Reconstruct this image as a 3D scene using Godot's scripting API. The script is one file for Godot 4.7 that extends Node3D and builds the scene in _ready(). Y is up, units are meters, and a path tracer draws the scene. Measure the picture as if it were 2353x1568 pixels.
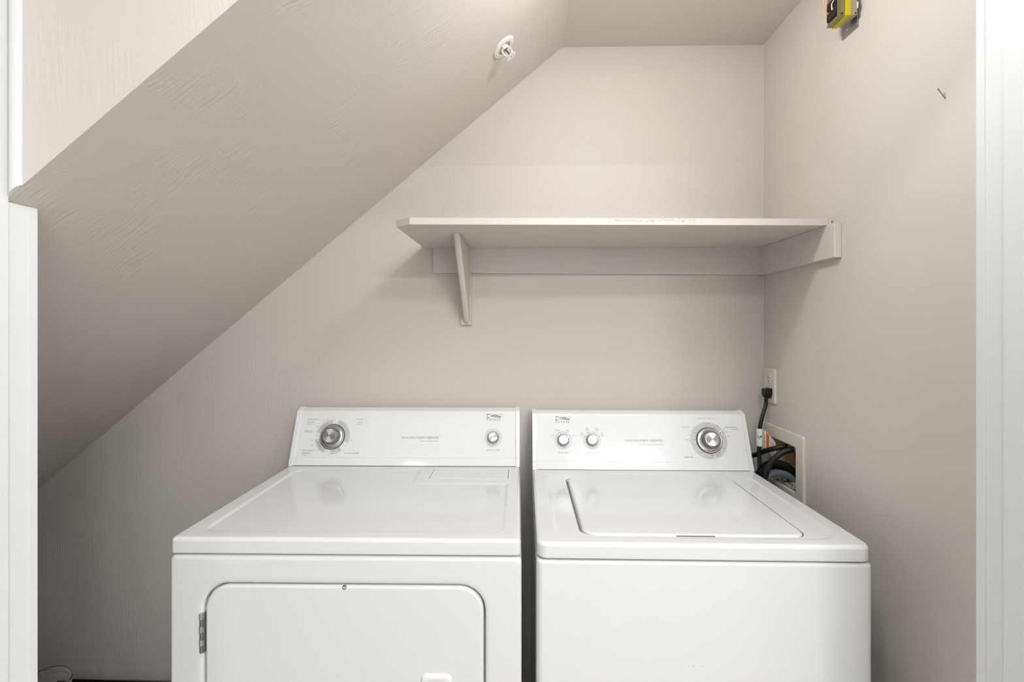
extends Node3D
# A laundry closet under a stair: a dryer and a washer against the back wall, a painted shelf above them.
# World: x to the right, y up, the camera looks along -z. Lengths in metres.

const WALL_Z := -1.605          # front of the back wall
const WALL_X := 0.8131          # face of the right wall
const CLOSET_H := 2.3085        # underside of the flat closet ceiling
const HALL_H := 2.34
const SLOPE := 0.8327           # rise of the stair soffit per metre
const RIDGE_X := 0.135          # where the soffit meets the flat ceiling

var M := {}
var names := {}
var fonts := {}

# ------------------------------------------------------------------ mesh building
class Mb:
	var v := PackedVector3Array()
	var t := PackedVector2Array()
	func tri(a: Vector3, b: Vector3, c: Vector3, ua := Vector2.ZERO, ub := Vector2.ZERO, uc := Vector2.ZERO) -> void:
		v.append(a); v.append(b); v.append(c)
		t.append(ua); t.append(ub); t.append(uc)
	func quad(a: Vector3, b: Vector3, c: Vector3, d: Vector3, ua := Vector2.ZERO, ub := Vector2.ZERO, uc := Vector2.ZERO, ud := Vector2.ZERO) -> void:
		tri(a, b, c, ua, ub, uc); tri(a, c, d, ua, uc, ud)
	# flat quad with metre UVs along its own axes
	func plane(a: Vector3, b: Vector3, c: Vector3, d: Vector3) -> void:
		var ex := (b - a).normalized()
		var n := (b - a).cross(d - a).normalized()
		var ey := n.cross(ex)
		var f := func(p: Vector3) -> Vector2: return Vector2((p - a).dot(ex), -(p - a).dot(ey))
		quad(a, b, c, d, f.call(a), f.call(b), f.call(c), f.call(d))
	func loft(loops: Array, cap0 := false, cap1 := false) -> void:
		for i in loops.size() - 1:
			var p: PackedVector3Array = loops[i]
			var q: PackedVector3Array = loops[i + 1]
			var n := p.size()
			for j in n:
				var k := (j + 1) % n
				quad(p[j], p[k], q[k], q[j])
		if cap0: fan(loops[0], true)
		if cap1: fan(loops[loops.size() - 1], false)
	func fan(p: PackedVector3Array, flip: bool, at = null) -> void:
		var c := Vector3.ZERO
		for q in p: c += q
		c /= p.size()
		if at != null: c = at
		for j in p.size():
			var k := (j + 1) % p.size()
			if flip: tri(c, p[k], p[j])
			else: tri(c, p[j], p[k])
	func box(lo: Vector3, hi: Vector3, xf := Transform3D.IDENTITY) -> void:
		var c := []
		for i in 8:
			c.append(xf * Vector3(hi.x if i & 1 else lo.x, hi.y if i & 2 else lo.y, hi.z if i & 4 else lo.z))
		plane(c[4], c[5], c[7], c[6]); plane(c[1], c[0], c[2], c[3])
		plane(c[5], c[1], c[3], c[7]); plane(c[0], c[4], c[6], c[2])
		plane(c[6], c[7], c[3], c[2]); plane(c[0], c[1], c[5], c[4])
	func lathe(prof: Array, n: int, xf := Transform3D.IDENTITY) -> void:   # prof: Vector2(radius, height along z)
		for i in prof.size() - 1:
			var a: Vector2 = prof[i]
			var b: Vector2 = prof[i + 1]
			for j in n:
				var s := TAU * j / n
				var e := TAU * (j + 1) / n
				var us := float(j) / n
				var ue := float(j + 1) / n
				var p := [Vector3(cos(s) * a.x, sin(s) * a.x, a.y), Vector3(cos(e) * a.x, sin(e) * a.x, a.y), Vector3(cos(e) * b.x, sin(e) * b.x, b.y), Vector3(cos(s) * b.x, sin(s) * b.x, b.y)]
				for q in 4: p[q] = xf * (p[q] as Vector3)
				if a.x > 1e-7: tri(p[0], p[1], p[2], Vector2(us, a.x * 50), Vector2(ue, a.x * 50), Vector2(ue, b.x * 50))
				if b.x > 1e-7: tri(p[0], p[2], p[3], Vector2(us, a.x * 50), Vector2(ue, b.x * 50), Vector2(us, b.x * 50))
	func tube(pts: Array, radius, n := 12, flat := 1.0, side := Vector3.ZERO) -> void:
		var loops := []
		var up := Vector3.UP
		var d0: Vector3 = (pts[1] - pts[0]).normalized()
		if absf(d0.dot(up)) > 0.9: up = Vector3.RIGHT
		if side != Vector3.ZERO: up = side
		for i in pts.size():
			var d: Vector3 = (pts[mini(i + 1, pts.size() - 1)] - pts[maxi(i - 1, 0)]).normalized()
			var x := up.cross(d).normalized()
			var y := d.cross(x)
			if side == Vector3.ZERO: up = y
			var r: float = radius[i] if radius is Array else radius
			var l := PackedVector3Array()
			for j in n:
				var a := TAU * j / n
				l.append(pts[i] + x * cos(a) * r * flat + y * sin(a) * r)
			loops.append(l)
		loft(loops, true, true)
	# prism of a 2D outline (counter-clockwise) between z0 and z1 of xf, small chamfer on the z1 side and z0 side
	func prism(o: PackedVector2Array, z0: float, z1: float, xf := Transform3D.IDENTITY, ch := 0.0) -> void:
		var poly := o
		if Geometry2D.is_polygon_clockwise(poly): poly = o.duplicate(); poly.reverse()
		var ins := poly
		if ch > 0.0:
			var r := Geometry2D.offset_polygon(poly, -ch, Geometry2D.JOIN_MITER)
			if r.size() == 1 and r[0].size() == poly.size():
				ins = r[0]
				if Geometry2D.is_polygon_clockwise(ins): ins.reverse()
				var best := 0
				for i in ins.size():
					if ins[i].distance_to(poly[0]) < ins[best].distance_to(poly[0]): best = i
				var turned := PackedVector2Array()
				for i in ins.size(): turned.append(ins[(best + i) % ins.size()])
				ins = turned
			else: ch = 0.0
		var lift := func(p: PackedVector2Array, z: float) -> PackedVector3Array:
			var l := PackedVector3Array()
			for q in p: l.append(xf * Vector3(q.x, q.y, z))
			return l
		var loops := [lift.call(ins, z0), lift.call(ins, z1)] if ch == 0.0 else [lift.call(ins, z0), lift.call(poly, z0 + ch), lift.call(poly, z1 - ch), lift.call(ins, z1)]
		for i in loops.size() - 1:
			for j in poly.size():
				var k := (j + 1) % poly.size()
				plane(loops[i][j], loops[i][k], loops[i + 1][k], loops[i + 1][j])
		var idx := Geometry2D.triangulate_polygon(ins)
		for i in range(0, idx.size(), 3):
			var a := ins[idx[i]]; var b := ins[idx[i + 1]]; var c := ins[idx[i + 2]]
			if (b - a).cross(c - a) < 0: var w := b; b = c; c = w
			tri(xf * Vector3(a.x, a.y, z1), xf * Vector3(b.x, b.y, z1), xf * Vector3(c.x, c.y, z1), Vector2(a.x, -a.y), Vector2(b.x, -b.y), Vector2(c.x, -c.y))
			tri(xf * Vector3(a.x, a.y, z0), xf * Vector3(c.x, c.y, z0), xf * Vector3(b.x, b.y, z0), Vector2(a.x, -a.y), Vector2(c.x, -c.y), Vector2(b.x, -b.y))
	func mesh(smooth_deg := 38.0) -> ArrayMesh:
		var n := v.size()
		var fn := PackedVector3Array(); fn.resize(n / 3)
		var at := {}
		for f in n / 3:
			fn[f] = (v[f * 3 + 1] - v[f * 3]).cross(v[f * 3 + 2] - v[f * 3])
		var nn := PackedVector3Array(); nn.resize(n)
		if smooth_deg > 0.0:
			for i in n:
				var key := Vector3i((v[i] * 200000.0).round())
				if at.has(key): at[key].append(i / 3)
				else: at[key] = [i / 3]
		var lim := cos(deg_to_rad(smooth_deg))
		var vo := PackedVector3Array(); vo.resize(n)
		var to := PackedVector2Array(); to.resize(n)
		for f in n / 3:
			var me := fn[f].normalized()
			for c in 3:
				var i := f * 3 + c
				var sum := fn[f]
				if smooth_deg > 0.0:
					sum = Vector3.ZERO
					for g in at[Vector3i((v[i] * 200000.0).round())]:
						if fn[g].normalized().dot(me) > lim: sum += fn[g]
				var o := f * 3 + (0 if c == 0 else 3 - c)
				vo[o] = v[i]; to[o] = t[i]
				nn[o] = sum.normalized() if sum.length_squared() > 1e-30 else Vector3.UP
		var a := []
		a.resize(Mesh.ARRAY_MAX)
		a[Mesh.ARRAY_VERTEX] = vo; a[Mesh.ARRAY_NORMAL] = nn; a[Mesh.ARRAY_TEX_UV] = to
		var m := ArrayMesh.new()
		m.add_surface_from_arrays(Mesh.PRIMITIVE_TRIANGLES, a)
		return m

# ------------------------------------------------------------------ outlines
func rr(w: float, h: float, r: float, n := 8, c := Vector2.ZERO) -> PackedVector2Array:
	var o := PackedVector2Array()
	r = clampf(r, 1e-4, minf(w, h) / 2 - 1e-5)
	for k in 4:
		var m := c + Vector2((w / 2 - r) * [1, -1, -1, 1][k], (h / 2 - r) * [1, 1, -1, -1][k])
		for j in n + 1:
			var a := PI / 2 * (k + float(j) / n)
			o.append(m + Vector2(cos(a), sin(a)) * r)
	return o

func round_poly(pts: Array, rad: Array, n := 8) -> PackedVector2Array:
	var o := PackedVector2Array()
	for i in pts.size():
		var p: Vector2 = pts[i]
		var a: Vector2 = (pts[(i - 1 + pts.size()) % pts.size()] - p).normalized()
		var b: Vector2 = (pts[(i + 1) % pts.size()] - p).normalized()
		var r: float = rad[i]
		if r <= 0.0: o.append(p); continue
		var half := a.angle_to(b) / 2
		var d := r / absf(tan(half))
		var m := p + (a + b).normalized() * (r / absf(sin(half)))
		var s := (p + a * d - m).angle()
		var turn := angle_difference(s, (p + b * d - m).angle())
		for j in n + 1: o.append(m + Vector2.from_angle(s + turn * j / n) * r)
	return o

func grow(o: PackedVector2Array, d: float) -> PackedVector2Array:
	var r := Geometry2D.offset_polygon(o, d, Geometry2D.JOIN_MITER)
	return r[0] if r.size() else o

# the outline cut by rays from c at the given angles: outlines cut with the same angles can be joined ring to ring
func polar(o: PackedVector2Array, c: Vector2, angles: Array) -> PackedVector2Array:
	var out := PackedVector2Array()
	for a in angles:
		var d := Vector2.from_angle(a)
		var best := 0.0
		for i in o.size():
			var hit = Geometry2D.segment_intersects_segment(c, c + d * 5.0, o[i], o[(i + 1) % o.size()])
			if hit != null: best = maxf(best, (hit as Vector2).distance_to(c))
		out.append(c + d * best)
	return out

func ray_angles(c: Vector2, polys: Array) -> Array:
	var l := []
	for o in polys:
		for p in o: l.append(fposmod((p - c).angle(), TAU))
	for i in 90: l.append(TAU * i / 90)
	l.sort()
	var out := []
	for a in l:
		if out.is_empty() or a - out[-1] > 4e-4: out.append(a)
	return out

func lift(o: PackedVector2Array, z: float, xf := Transform3D.IDENTITY) -> PackedVector3Array:
	var l := PackedVector3Array()
	for p in o: l.append(xf * Vector3(p.x, p.y, z))
	return l

# plan outline (x, y) = (x, depth towards the wall) laid level at height z: keeps counter-clockwise seen from above
func level() -> Transform3D:
	return Transform3D(Basis(Vector3(1, 0, 0), Vector3(0, 0, -1), Vector3(0, 1, 0)), Vector3.ZERO)

# rounded slab: outline w x h with corner radius rc, from z0 to z1, edges rounded by e
func slab(mb: Mb, w: float, h: float, rc: float, z0: float, z1: float, e: float, xf := Transform3D.IDENTITY, c := Vector2.ZERO, both := true, seg := 5, n := 8) -> void:
	var loops := []
	if both:
		for k in seg + 1:
			var a := PI / 2 * k / seg
			var i := e * (1 - sin(a))
			loops.append(lift(rr(w - 2 * i, h - 2 * i, maxf(rc - i, 3e-4), n, c), z0 + e * (1 - cos(a)), xf))
	else: loops.append(lift(rr(w, h, rc, n, c), z0, xf))
	for k in seg + 1:
		var a := PI / 2 * k / seg
		var i := e * (1 - cos(a))
		loops.append(lift(rr(w - 2 * i, h - 2 * i, maxf(rc - i, 3e-4), n, c), z1 - e * (1 - sin(a)), xf))
	mb.loft(loops, true, true)

func curve(pts: Array, steps := 8) -> Array:
	var o := []
	for i in pts.size() - 1:
		var a: Vector3 = pts[maxi(i - 1, 0)]
		var b: Vector3 = pts[i]
		var c: Vector3 = pts[i + 1]
		var d: Vector3 = pts[mini(i + 2, pts.size() - 1)]
		for s in steps: o.append(b.cubic_interpolate(c, a, d, float(s) / steps))
	o.append(pts[-1])
	return o

func arc_ring(mb: Mb, r0: float, r1: float, a0: float, a1: float, z: float, xf: Transform3D, c := Vector2.ZERO, th := 0.0003) -> void:   # degrees clockwise from up
	var n := maxi(2, int((a1 - a0) / 4))
	var o := PackedVector2Array()
	for i in n + 1:
		var a := deg_to_rad(90 - lerpf(a0, a1, float(i) / n))
		o.append(c + Vector2(cos(a), sin(a)) * r1)
	for i in n + 1:
		var a := deg_to_rad(90 - lerpf(a1, a0, float(i) / n))
		o.append(c + Vector2(cos(a), sin(a)) * r0)
	mb.prism(o, z, z + th, xf)

# ------------------------------------------------------------------ objects
func numbered(called: String, parent: Node) -> String:
	var key := str(parent.get_instance_id()) + called
	names[key] = names.get(key, -1) + 1
	return called if names[key] == 0 else "%s_%03d" % [called, names[key]]

func tag(o: Node, label: String, category := "", group := "") -> Node:
	if label: o.set_meta("label", label)
	if category: o.set_meta("category", category)
	if group: o.set_meta("group", group)
	return o

func thing(called: String, label: String, category: String, at := Vector3.ZERO, turn := 0.0, group := "") -> Node3D:
	var o := Node3D.new()
	o.name = numbered(called, self)
	add_child(o, true)
	o.position = at
	o.rotation.y = turn
	tag(o, label, category, group)
	return o

func obj(called: String, mb: Mb, m: Material, parent: Node = self, smooth := 38.0) -> MeshInstance3D:
	var o := MeshInstance3D.new()
	o.name = numbered(called, parent)
	o.mesh = mb.mesh(smooth)
	o.material_override = m
	parent.add_child(o, true)
	return o

func struct(called: String, mb: Mb, m: Material, label: String, smooth := 0.0) -> MeshInstance3D:
	var o := obj(called, mb, m, self, smooth)
	o.set_meta("kind", "structure")
	o.set_meta("label", label)
	return o

# ------------------------------------------------------------------ materials
func mat(called: String, c: Color, rough: float, metal := 0.0, spec := 0.5) -> StandardMaterial3D:
	var m := StandardMaterial3D.new()
	m.resource_name = called
	m.albedo_color = c
	m.roughness = rough
	m.metallic = metal
	m.metallic_specular = spec
	M[called] = m
	return m

func noise_height(seed_: int, side: int, kind: int) -> ImageTexture:
	var f := FastNoiseLite.new(); f.seed = seed_; f.noise_type = FastNoiseLite.TYPE_SIMPLEX; f.frequency = 1.0; f.fractal_type = FastNoiseLite.FRACTAL_FBM; f.fractal_octaves = 2
	var g := FastNoiseLite.new(); g.seed = seed_ + 5; g.noise_type = FastNoiseLite.TYPE_SIMPLEX; g.frequency = 1.0; g.fractal_octaves = 3; g.fractal_type = FastNoiseLite.FRACTAL_FBM
	var im := Image.create(side, side, false, Image.FORMAT_RF)
	for y in side:
		for x in side:
			var u := float(x) / side
			var w := float(y) / side
			var h := 0.0
			if kind == 0:      # roller and brush: fine grain and patches of upright ridges
				var mask := smoothstep(0.0, 0.5, g.get_noise_2d(u * 5.0, w * 3.0))
				h = 0.5 + 0.16 * f.get_noise_2d(u * 260.0, w * 200.0) + 0.30 * mask * f.get_noise_2d(u * 130.0 + 40.0, w * 11.0) + 0.12 * g.get_noise_2d(u * 22.0, w * 16.0)
			else:              # trowelled plaster: long raked strokes, patchy
				var bend := g.get_noise_2d(u * 3.0 + 7.0, w * 3.0) * 0.02
				var mask := smoothstep(-0.05, 0.35, g.get_noise_2d(u * 4.0, w * 3.0 + 30.0))
				h = 0.5 + 0.13 * f.get_noise_2d(u * 230.0, w * 230.0) + 0.34 * mask * f.get_noise_2d(u * 9.0, (w + bend) * 90.0) + 0.20 * g.get_noise_2d(u * 8.0, w * 14.0)
			im.set_pixel(x, y, Color(clampf(h, 0, 1), 0, 0))
	return ImageTexture.create_from_image(im)

func tag_print() -> ImageTexture:
	var im := Image.create(320, 256, false, Image.FORMAT_RGBA8)
	im.fill(Color(0.93, 0.92, 0.90))
	var k := Color(0.08, 0.08, 0.08)
	for x in 320:
		for y in [5, 6, 249, 250]: im.set_pixel(x, y, k)
	im.fill_rect(Rect2i(84, 6, 2, 244), k)
	# mark on the wrapped part, on its side
	im.fill_rect(Rect2i(20, 104, 34, 5), k); im.fill_rect(Rect2i(20, 114, 34, 5), k); im.fill_rect(Rect2i(20, 104, 5, 16), k)
	im.fill_rect(Rect2i(56, 100, 14, 24), k); im.fill_rect(Rect2i(70, 106, 6, 12), k)
	im.fill_rect(Rect2i(24, 132, 36, 5), k); im.fill_rect(Rect2i(24, 132, 5, 14), k); im.fill_rect(Rect2i(42, 132, 5, 16), k); im.fill_rect(Rect2i(47, 142, 14, 5), k)
	var rng := RandomNumberGenerator.new(); rng.seed = 11
	# columns of small print that run up the tag
	for cx in [92, 102, 112, 122, 132, 142, 218, 228, 238, 248, 258, 268, 278, 288, 298]:
		var y := 242
		var stop := 14 if cx > 200 or cx < 130 else 70
		while y > stop:
			var l := rng.randi_range(4, 16)
			var yy := maxi(y - l, 12)
			im.fill_rect(Rect2i(cx, yy, 5, y - yy), k if rng.randf() < 0.85 else Color(0.35, 0.35, 0.35))
			y = yy - rng.randi_range(3, 6)
	im.fill_rect(Rect2i(158, 8, 52, 240), Color(0.91, 0.42, 0.04))
	# ADVERTENCIA, read from the bottom up
	var glyph := {"A": "01110100011000111111100011000110001", "D": "11110100011000110001100011000111110", "V": "10001100011000110001100010101000100", "E": "11111100001000011110100001000011111", "R": "11110100011000111110101001001010001", "T": "11111001000010000100001000010000100", "N": "10001110011010110011100011000110001", "C": "01110100011000010000100001000101110", "I": "01110001000010000100001000010001110"}
	var at := 236
	for ch in "ADVERTENCIA":
		var bits: String = glyph[ch]
		for r in 7:
			for c in 5:
				if bits[r * 5 + c] == "1": im.fill_rect(Rect2i(167 + r * 5, at - c * 3 - 3, 5, 3), k)
		at -= 19
	return ImageTexture.create_from_image(im)

func dirt(c0: Color, c1: Color, seed_: int) -> ImageTexture:
	var f := FastNoiseLite.new(); f.seed = seed_; f.frequency = 0.02; f.fractal_octaves = 5; f.fractal_type = FastNoiseLite.FRACTAL_RIDGED
	var im := Image.create(256, 256, false, Image.FORMAT_RGBA8)
	for y in 256:
		for x in 256:
			im.set_pixel(x, y, c0.lerp(c1, smoothstep(-0.5, 0.6, f.get_noise_2d(x, y))))
	return ImageTexture.create_from_image(im)

func materials() -> void:
	var wall_h := noise_height(3, 1024, 0)
	var paint := mat("wall_paint", Color(0.822, 0.799, 0.770), 0.5, 0.0, 0.4)
	paint.heightmap_enabled = true; paint.heightmap_texture = wall_h; paint.heightmap_scale = 0.062
	paint.uv1_scale = Vector3(0.83, 0.83, 1)
	var rough := mat("soffit_paint", Color(0.822, 0.799, 0.770), 0.5, 0.0, 0.4)
	rough.heightmap_enabled = true; rough.heightmap_texture = noise_height(9, 1024, 1); rough.heightmap_scale = 0.10
	rough.uv1_scale = Vector3(0.9, 0.9, 1)
	mat("shelf_paint", Color(0.832, 0.812, 0.785), 0.42, 0.0, 0.45)
	mat("chip_paint", Color(0.86, 0.845, 0.82), 0.6)
	mat("trim_paint", Color(0.86, 0.865, 0.865), 0.38)
	mat("bare_wall", Color(0.84, 0.785, 0.72), 0.7)
	mat("hall_paint", Color(0.88, 0.88, 0.875), 0.7)
	mat("floor_wood", Color(0.62, 0.59, 0.56), 0.5)
	var en := mat("white_enamel", Color(0.856, 0.860, 0.858), 0.10)
	en.clearcoat_enabled = false
	mat("white_plastic", Color(0.888, 0.892, 0.890), 0.08)
	mat("cap_plastic", Color(0.885, 0.887, 0.884), 0.3)
	mat("print_grey", Color(0.56, 0.56, 0.555), 0.5)
	mat("emblem_grey", Color(0.45, 0.45, 0.45), 0.4)
	mat("print_pale", Color(0.57, 0.57, 0.565), 0.5)
	mat("ring_print", Color(0.765, 0.765, 0.765), 0.4)
	mat("ring_pale", Color(0.80, 0.80, 0.80), 0.4)
	mat("dot_print", Color(0.08, 0.08, 0.08), 0.5)
	mat("knob_grey", Color(0.60, 0.60, 0.60), 0.3, 0.35)
	mat("dial_skirt", Color(0.74, 0.735, 0.73), 0.22, 0.75)
	mat("dial_grip", Color(0.52, 0.51, 0.50), 0.33, 0.6)
	mat("dial_rim", Color(0.30, 0.30, 0.30), 0.25, 0.6)
	var cap := mat("brushed_cap", Color(0.86, 0.855, 0.845), 0.34, 1.0)
	cap.anisotropy_enabled = true; cap.anisotropy = 0.9
	var pale := mat("pale_cap", Color(0.78, 0.78, 0.78), 0.42, 0.7)
	pale.anisotropy_enabled = true; pale.anisotropy = 0.9
	mat("steel", Color(0.70, 0.70, 0.69), 0.35, 0.7)
	mat("dark_steel", Color(0.52, 0.52, 0.51), 0.38, 0.7)
	mat("slot_grey", Color(0.42, 0.42, 0.42), 0.6)
	mat("seal_grey", Color(0.22, 0.22, 0.22), 0.6)
	mat("dark_gap", Color(0.05, 0.05, 0.05), 0.8)
	mat("black_rubber", Color(0.06, 0.07, 0.078), 0.5)
	mat("matt_black", Color(0.02, 0.02, 0.02), 0.7, 0.0, 0.25)
	mat("black_plastic", Color(0.04, 0.04, 0.042), 0.35)
	mat("blue_grey_plastic", Color(0.42, 0.48, 0.53), 0.4)
	mat("ivory_plastic", Color(0.85, 0.83, 0.79), 0.35)
	mat("box_inside", Color(0.93, 0.87, 0.72), 0.5)
	mat("red_plastic", Color(0.62, 0.06, 0.05), 0.4)
	mat("brass", Color(0.72, 0.60, 0.36), 0.35, 1.0)
	mat("zinc_olive", Color(0.58, 0.55, 0.40), 0.42, 0.6)
	mat("zinc_beige", Color(0.72, 0.66, 0.58), 0.42, 0.6)
	mat("yellow_tape", Color(0.80, 0.74, 0.0), 0.5)
	mat("red_wire", Color(0.55, 0.07, 0.07), 0.45)
	mat("white_wire", Color(0.84, 0.85, 0.88), 0.45)
	mat("white_paint_metal", Color(0.90, 0.895, 0.885), 0.32)
	mat("bulb_red", Color(0.36, 0.07, 0.05), 0.15)
	var st := mat("plate_steel", Color(0.66, 0.65, 0.63), 0.42, 0.9)
	st.albedo_texture = dirt(Color(0.75, 0.75, 0.74), Color(1, 1, 1), 4)
	var pw := mat("plastic_wrap", Color(0.9, 0.88, 0.85), 0.3)
	pw.albedo_texture = dirt(Color(0.22, 0.21, 0.18), Color(0.82, 0.80, 0.76), 8)
	var tp := mat("tag_paper", Color.WHITE, 0.55)
	tp.albedo_texture = tag_print()
	var gl := mat("clear_glass", Color(1.0, 1.0, 1.0, 0.0), 0.02)
	gl.refraction_enabled = true; gl.refraction_scale = 0.05
	gl.transparency = BaseMaterial3D.TRANSPARENCY_ALPHA
	var lamp := mat("lamp_glow", Color(1, 1, 1), 0.5)
	lamp.emission_enabled = true; lamp.emission = Color(0.95, 0.965, 0.99); lamp.emission_energy_multiplier = 4.0

# ------------------------------------------------------------------ lettering
func lettering(mb: Mb, text: String, x: float, y: float, width: float, xf: Transform3D, serif := true, italic := 0.0, height := 0.0, from_right := false, bold := false) -> void:
	var key := ("Droid Serif" if serif else "Droid Sans") + ("b" if bold else "")
	if not fonts.has(key):
		var f := SystemFont.new()
		f.font_names = PackedStringArray(["Droid Serif" if serif else "Droid Sans"])
		if bold: f.font_weight = 700
		fonts[key] = f
	var tm := TextMesh.new()
	tm.font = fonts[key]
	tm.font_size = 32
	tm.pixel_size = 0.01
	tm.curve_step = 3.0
	tm.depth = 0.01
	tm.text = text
	tm.horizontal_alignment = HORIZONTAL_ALIGNMENT_LEFT
	var a := tm.get_mesh_arrays()
	var vs: PackedVector3Array = a[Mesh.ARRAY_VERTEX]
	if vs.is_empty(): return
	var box := AABB(vs[0], Vector3.ZERO)
	for p in vs: box = box.expand(p)
	# the baseline: most letters stand on it; a g or a p hangs below
	var base := -0.0
	var tm2 := TextMesh.new()
	tm2.font = tm.font; tm2.font_size = 32; tm2.pixel_size = 0.01; tm2.depth = 0.01; tm2.text = "x"
	tm2.horizontal_alignment = HORIZONTAL_ALIGNMENT_LEFT
	var b2 := tm2.get_aabb()
	base = b2.position.y
	var sx := width / box.size.x
	var sy := sx if height == 0.0 else height / b2.size.y
	var idx = a[Mesh.ARRAY_INDEX]
	var n: int = idx.size() if idx != null and idx.size() else vs.size()
	var put := func(i: int) -> Vector3:
		var p := vs[idx[i] if idx != null and idx.size() else i]
		var q := Vector3((p.x - box.position.x) * sx, (p.y - base) * sy, 0.0002 if p.z > 0 else 0.0)
		q.x += q.y * italic
		return xf * Vector3(q.x + x - (width if from_right else 0.0), q.y + y, q.z)
	for i in range(0, n, 3): mb.tri(put.call(i), put.call(i + 2), put.call(i + 1))

# ------------------------------------------------------------------ scene
func _ready() -> void:
	# camera: level, shifted lens (16.5 mm on full frame), turned a little to the left
	var cam := Camera3D.new()
	cam.name = "camera"
	add_child(cam)
	cam.projection = Camera3D.PROJECTION_FRUSTUM
	cam.keep_aspect = Camera3D.KEEP_HEIGHT
	cam.near = 0.05
	cam.far = 30.0
	cam.size = 2.0 * 784.0 / 1080.0 * 0.05
	cam.frustum_offset = Vector2(0, -34.0 / 1080.0 * 0.05)
	cam.position = Vector3(0, 1.359, 0)
	cam.rotation.y = atan(23.5 / 1080.0)
	cam.current = true
	var we := WorldEnvironment.new()
	we.name = "environment"
	var env := Environment.new()
	env.background_mode = Environment.BG_COLOR
	env.background_color = Color(0, 0, 0)
	env.tonemap_mode = Environment.TONE_MAPPER_LINEAR
	env.tonemap_exposure = 1.0
	env.sdfgi_enabled = true
	env.ssao_enabled = true
	env.ssil_enabled = true
	we.environment = env
	add_child(we)
	materials()
	hall_lamp(Vector3(1.12, HALL_H, 1.62), 0.34, 0.16, 4.2, "wide ceiling lamp in the hall, right of and behind the camera")
	hall_lamp(Vector3(0.72, HALL_H, 1.62), 0.34, 0.16, 2.8, "wide ceiling lamp in the hall, behind the camera, nearest the middle")
	hall_lamp(Vector3(0.30, HALL_H, 0.36), 0.30, 0.24, 0.9, "square ceiling lamp in the hall, right above the camera")
	hall_lamp(Vector3(0.75, HALL_H, 0.36), 0.30, 0.24, 0.58, "square ceiling lamp in the hall, right of the camera")
	hall_lamp(Vector3(0.92, HALL_H, 1.95), 0.06, 0.24, 0.10, "narrow ceiling lamp in the hall, at the far right behind the camera")
	hall_lamp(Vector3(-1.10, HALL_H, 1.95), 0.21, 0.24, 0.30, "square ceiling lamp in the hall, at the far left behind the camera")
	hall_lamp(Vector3(-1.65, HALL_H, 1.95), 0.06, 0.24, 0.1, "narrow ceiling lamp in the hall, nearest its left wall")
	dome_lamp(Vector3(0.0, HALL_H, -0.3), 0.41, 0.0, "round dome lamp on the hall ceiling in front of the closet opening")
	dome_lamp(Vector3(0.27, CLOSET_H, -0.88), 0.27, 0.10, "round dome lamp on a short stem under the closet ceiling, in front of the shelf")
	shell()
	doorway()
	dryer()
	washer()
	shelf()
	outlet()
	wall_box()
	hoses()
	power_cord()
	transformer()
	sprinkler()
	small_things()

func hall_lamp(at: Vector3, w: float, d: float, power: float, label: String) -> void:
	var t := thing("ceiling_lamp", label, "lamp", at, 0.0)
	var fr := Mb.new()
	var o := rr(w + 0.04, d + 0.04, 0.01)
	var i := rr(w, d, 0.004)
	var down := Transform3D(Basis(Vector3(1, 0, 0), Vector3(0, 0, 1), Vector3(0, -1, 0)), Vector3.ZERO)
	fr.loft([lift(o, 0.0, down), lift(o, 0.015, down), lift(i, 0.018, down), lift(i, 0.010, down)])
	obj("frame", fr, M.trim_paint, t)
	var df := Mb.new()
	slab(df, w, d, 0.004, 0.004, 0.012, 0.002, down)
	obj("diffuser", df, M.lamp_glow, t)
	var l := AreaLight3D.new()
	l.name = "area_light"
	l.area_size = Vector2(w, d)
	l.light_color = Color(0.972, 0.97, 0.975)
	l.light_energy = power
	l.area_range = 12.0
	l.area_attenuation = 2.0
	l.shadow_enabled = true
	l.rotation.x = -PI / 2
	l.position = Vector3(0, -0.022, 0)
	t.add_child(l)

func dome_lamp(at: Vector3, power: float, stem: float, label: String) -> void:
	var t := thing("dome_lamp", label, "lamp", at)
	var down := Transform3D(Basis(Vector3(1, 0, 0), Vector3(0, 0, 1), Vector3(0, -1, 0)), Vector3.ZERO)
	var low := down * Transform3D(Basis.IDENTITY, Vector3(0, 0, stem))
	var b := Mb.new()
	if stem > 0.0:
		b.lathe([Vector2(0, 0), Vector2(0.05, 0), Vector2(0.048, 0.012), Vector2(0.012, 0.018), Vector2(0.008, 0.03), Vector2(0.008, stem + 0.001), Vector2(0, stem + 0.001)], 32, down)
		obj("stem", b, M.white_paint_metal, t)
		b = Mb.new()
	b.lathe([Vector2(0, 0), Vector2(0.11, 0), Vector2(0.112, 0.012), Vector2(0.10, 0.02), Vector2(0, 0.02)], 40, low)
	obj("base", b, M.white_paint_metal, t)
	var g := Mb.new()
	var prof := []
	for q in 11:
		var a := PI / 2 * q / 10
		prof.append(Vector2(0.098 * cos(a), 0.02 + 0.07 * sin(a)))
	g.lathe(prof, 40, low)
	obj("glass_dome", g, M.lamp_glow, t)
	var l := OmniLight3D.new()
	l.name = "lamp_light"
	l.light_color = Color(0.965, 0.962, 0.962)
	l.light_energy = power
	l.light_size = 0.05
	l.omni_range = 10.0
	l.omni_attenuation = 2.0
	l.shadow_enabled = true
	l.position = Vector3(0, -0.05 - stem, 0)
	t.add_child(l)

func soffit_y(x: float) -> float:
	return CLOSET_H - SLOPE * (RIDGE_X - x)

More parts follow.
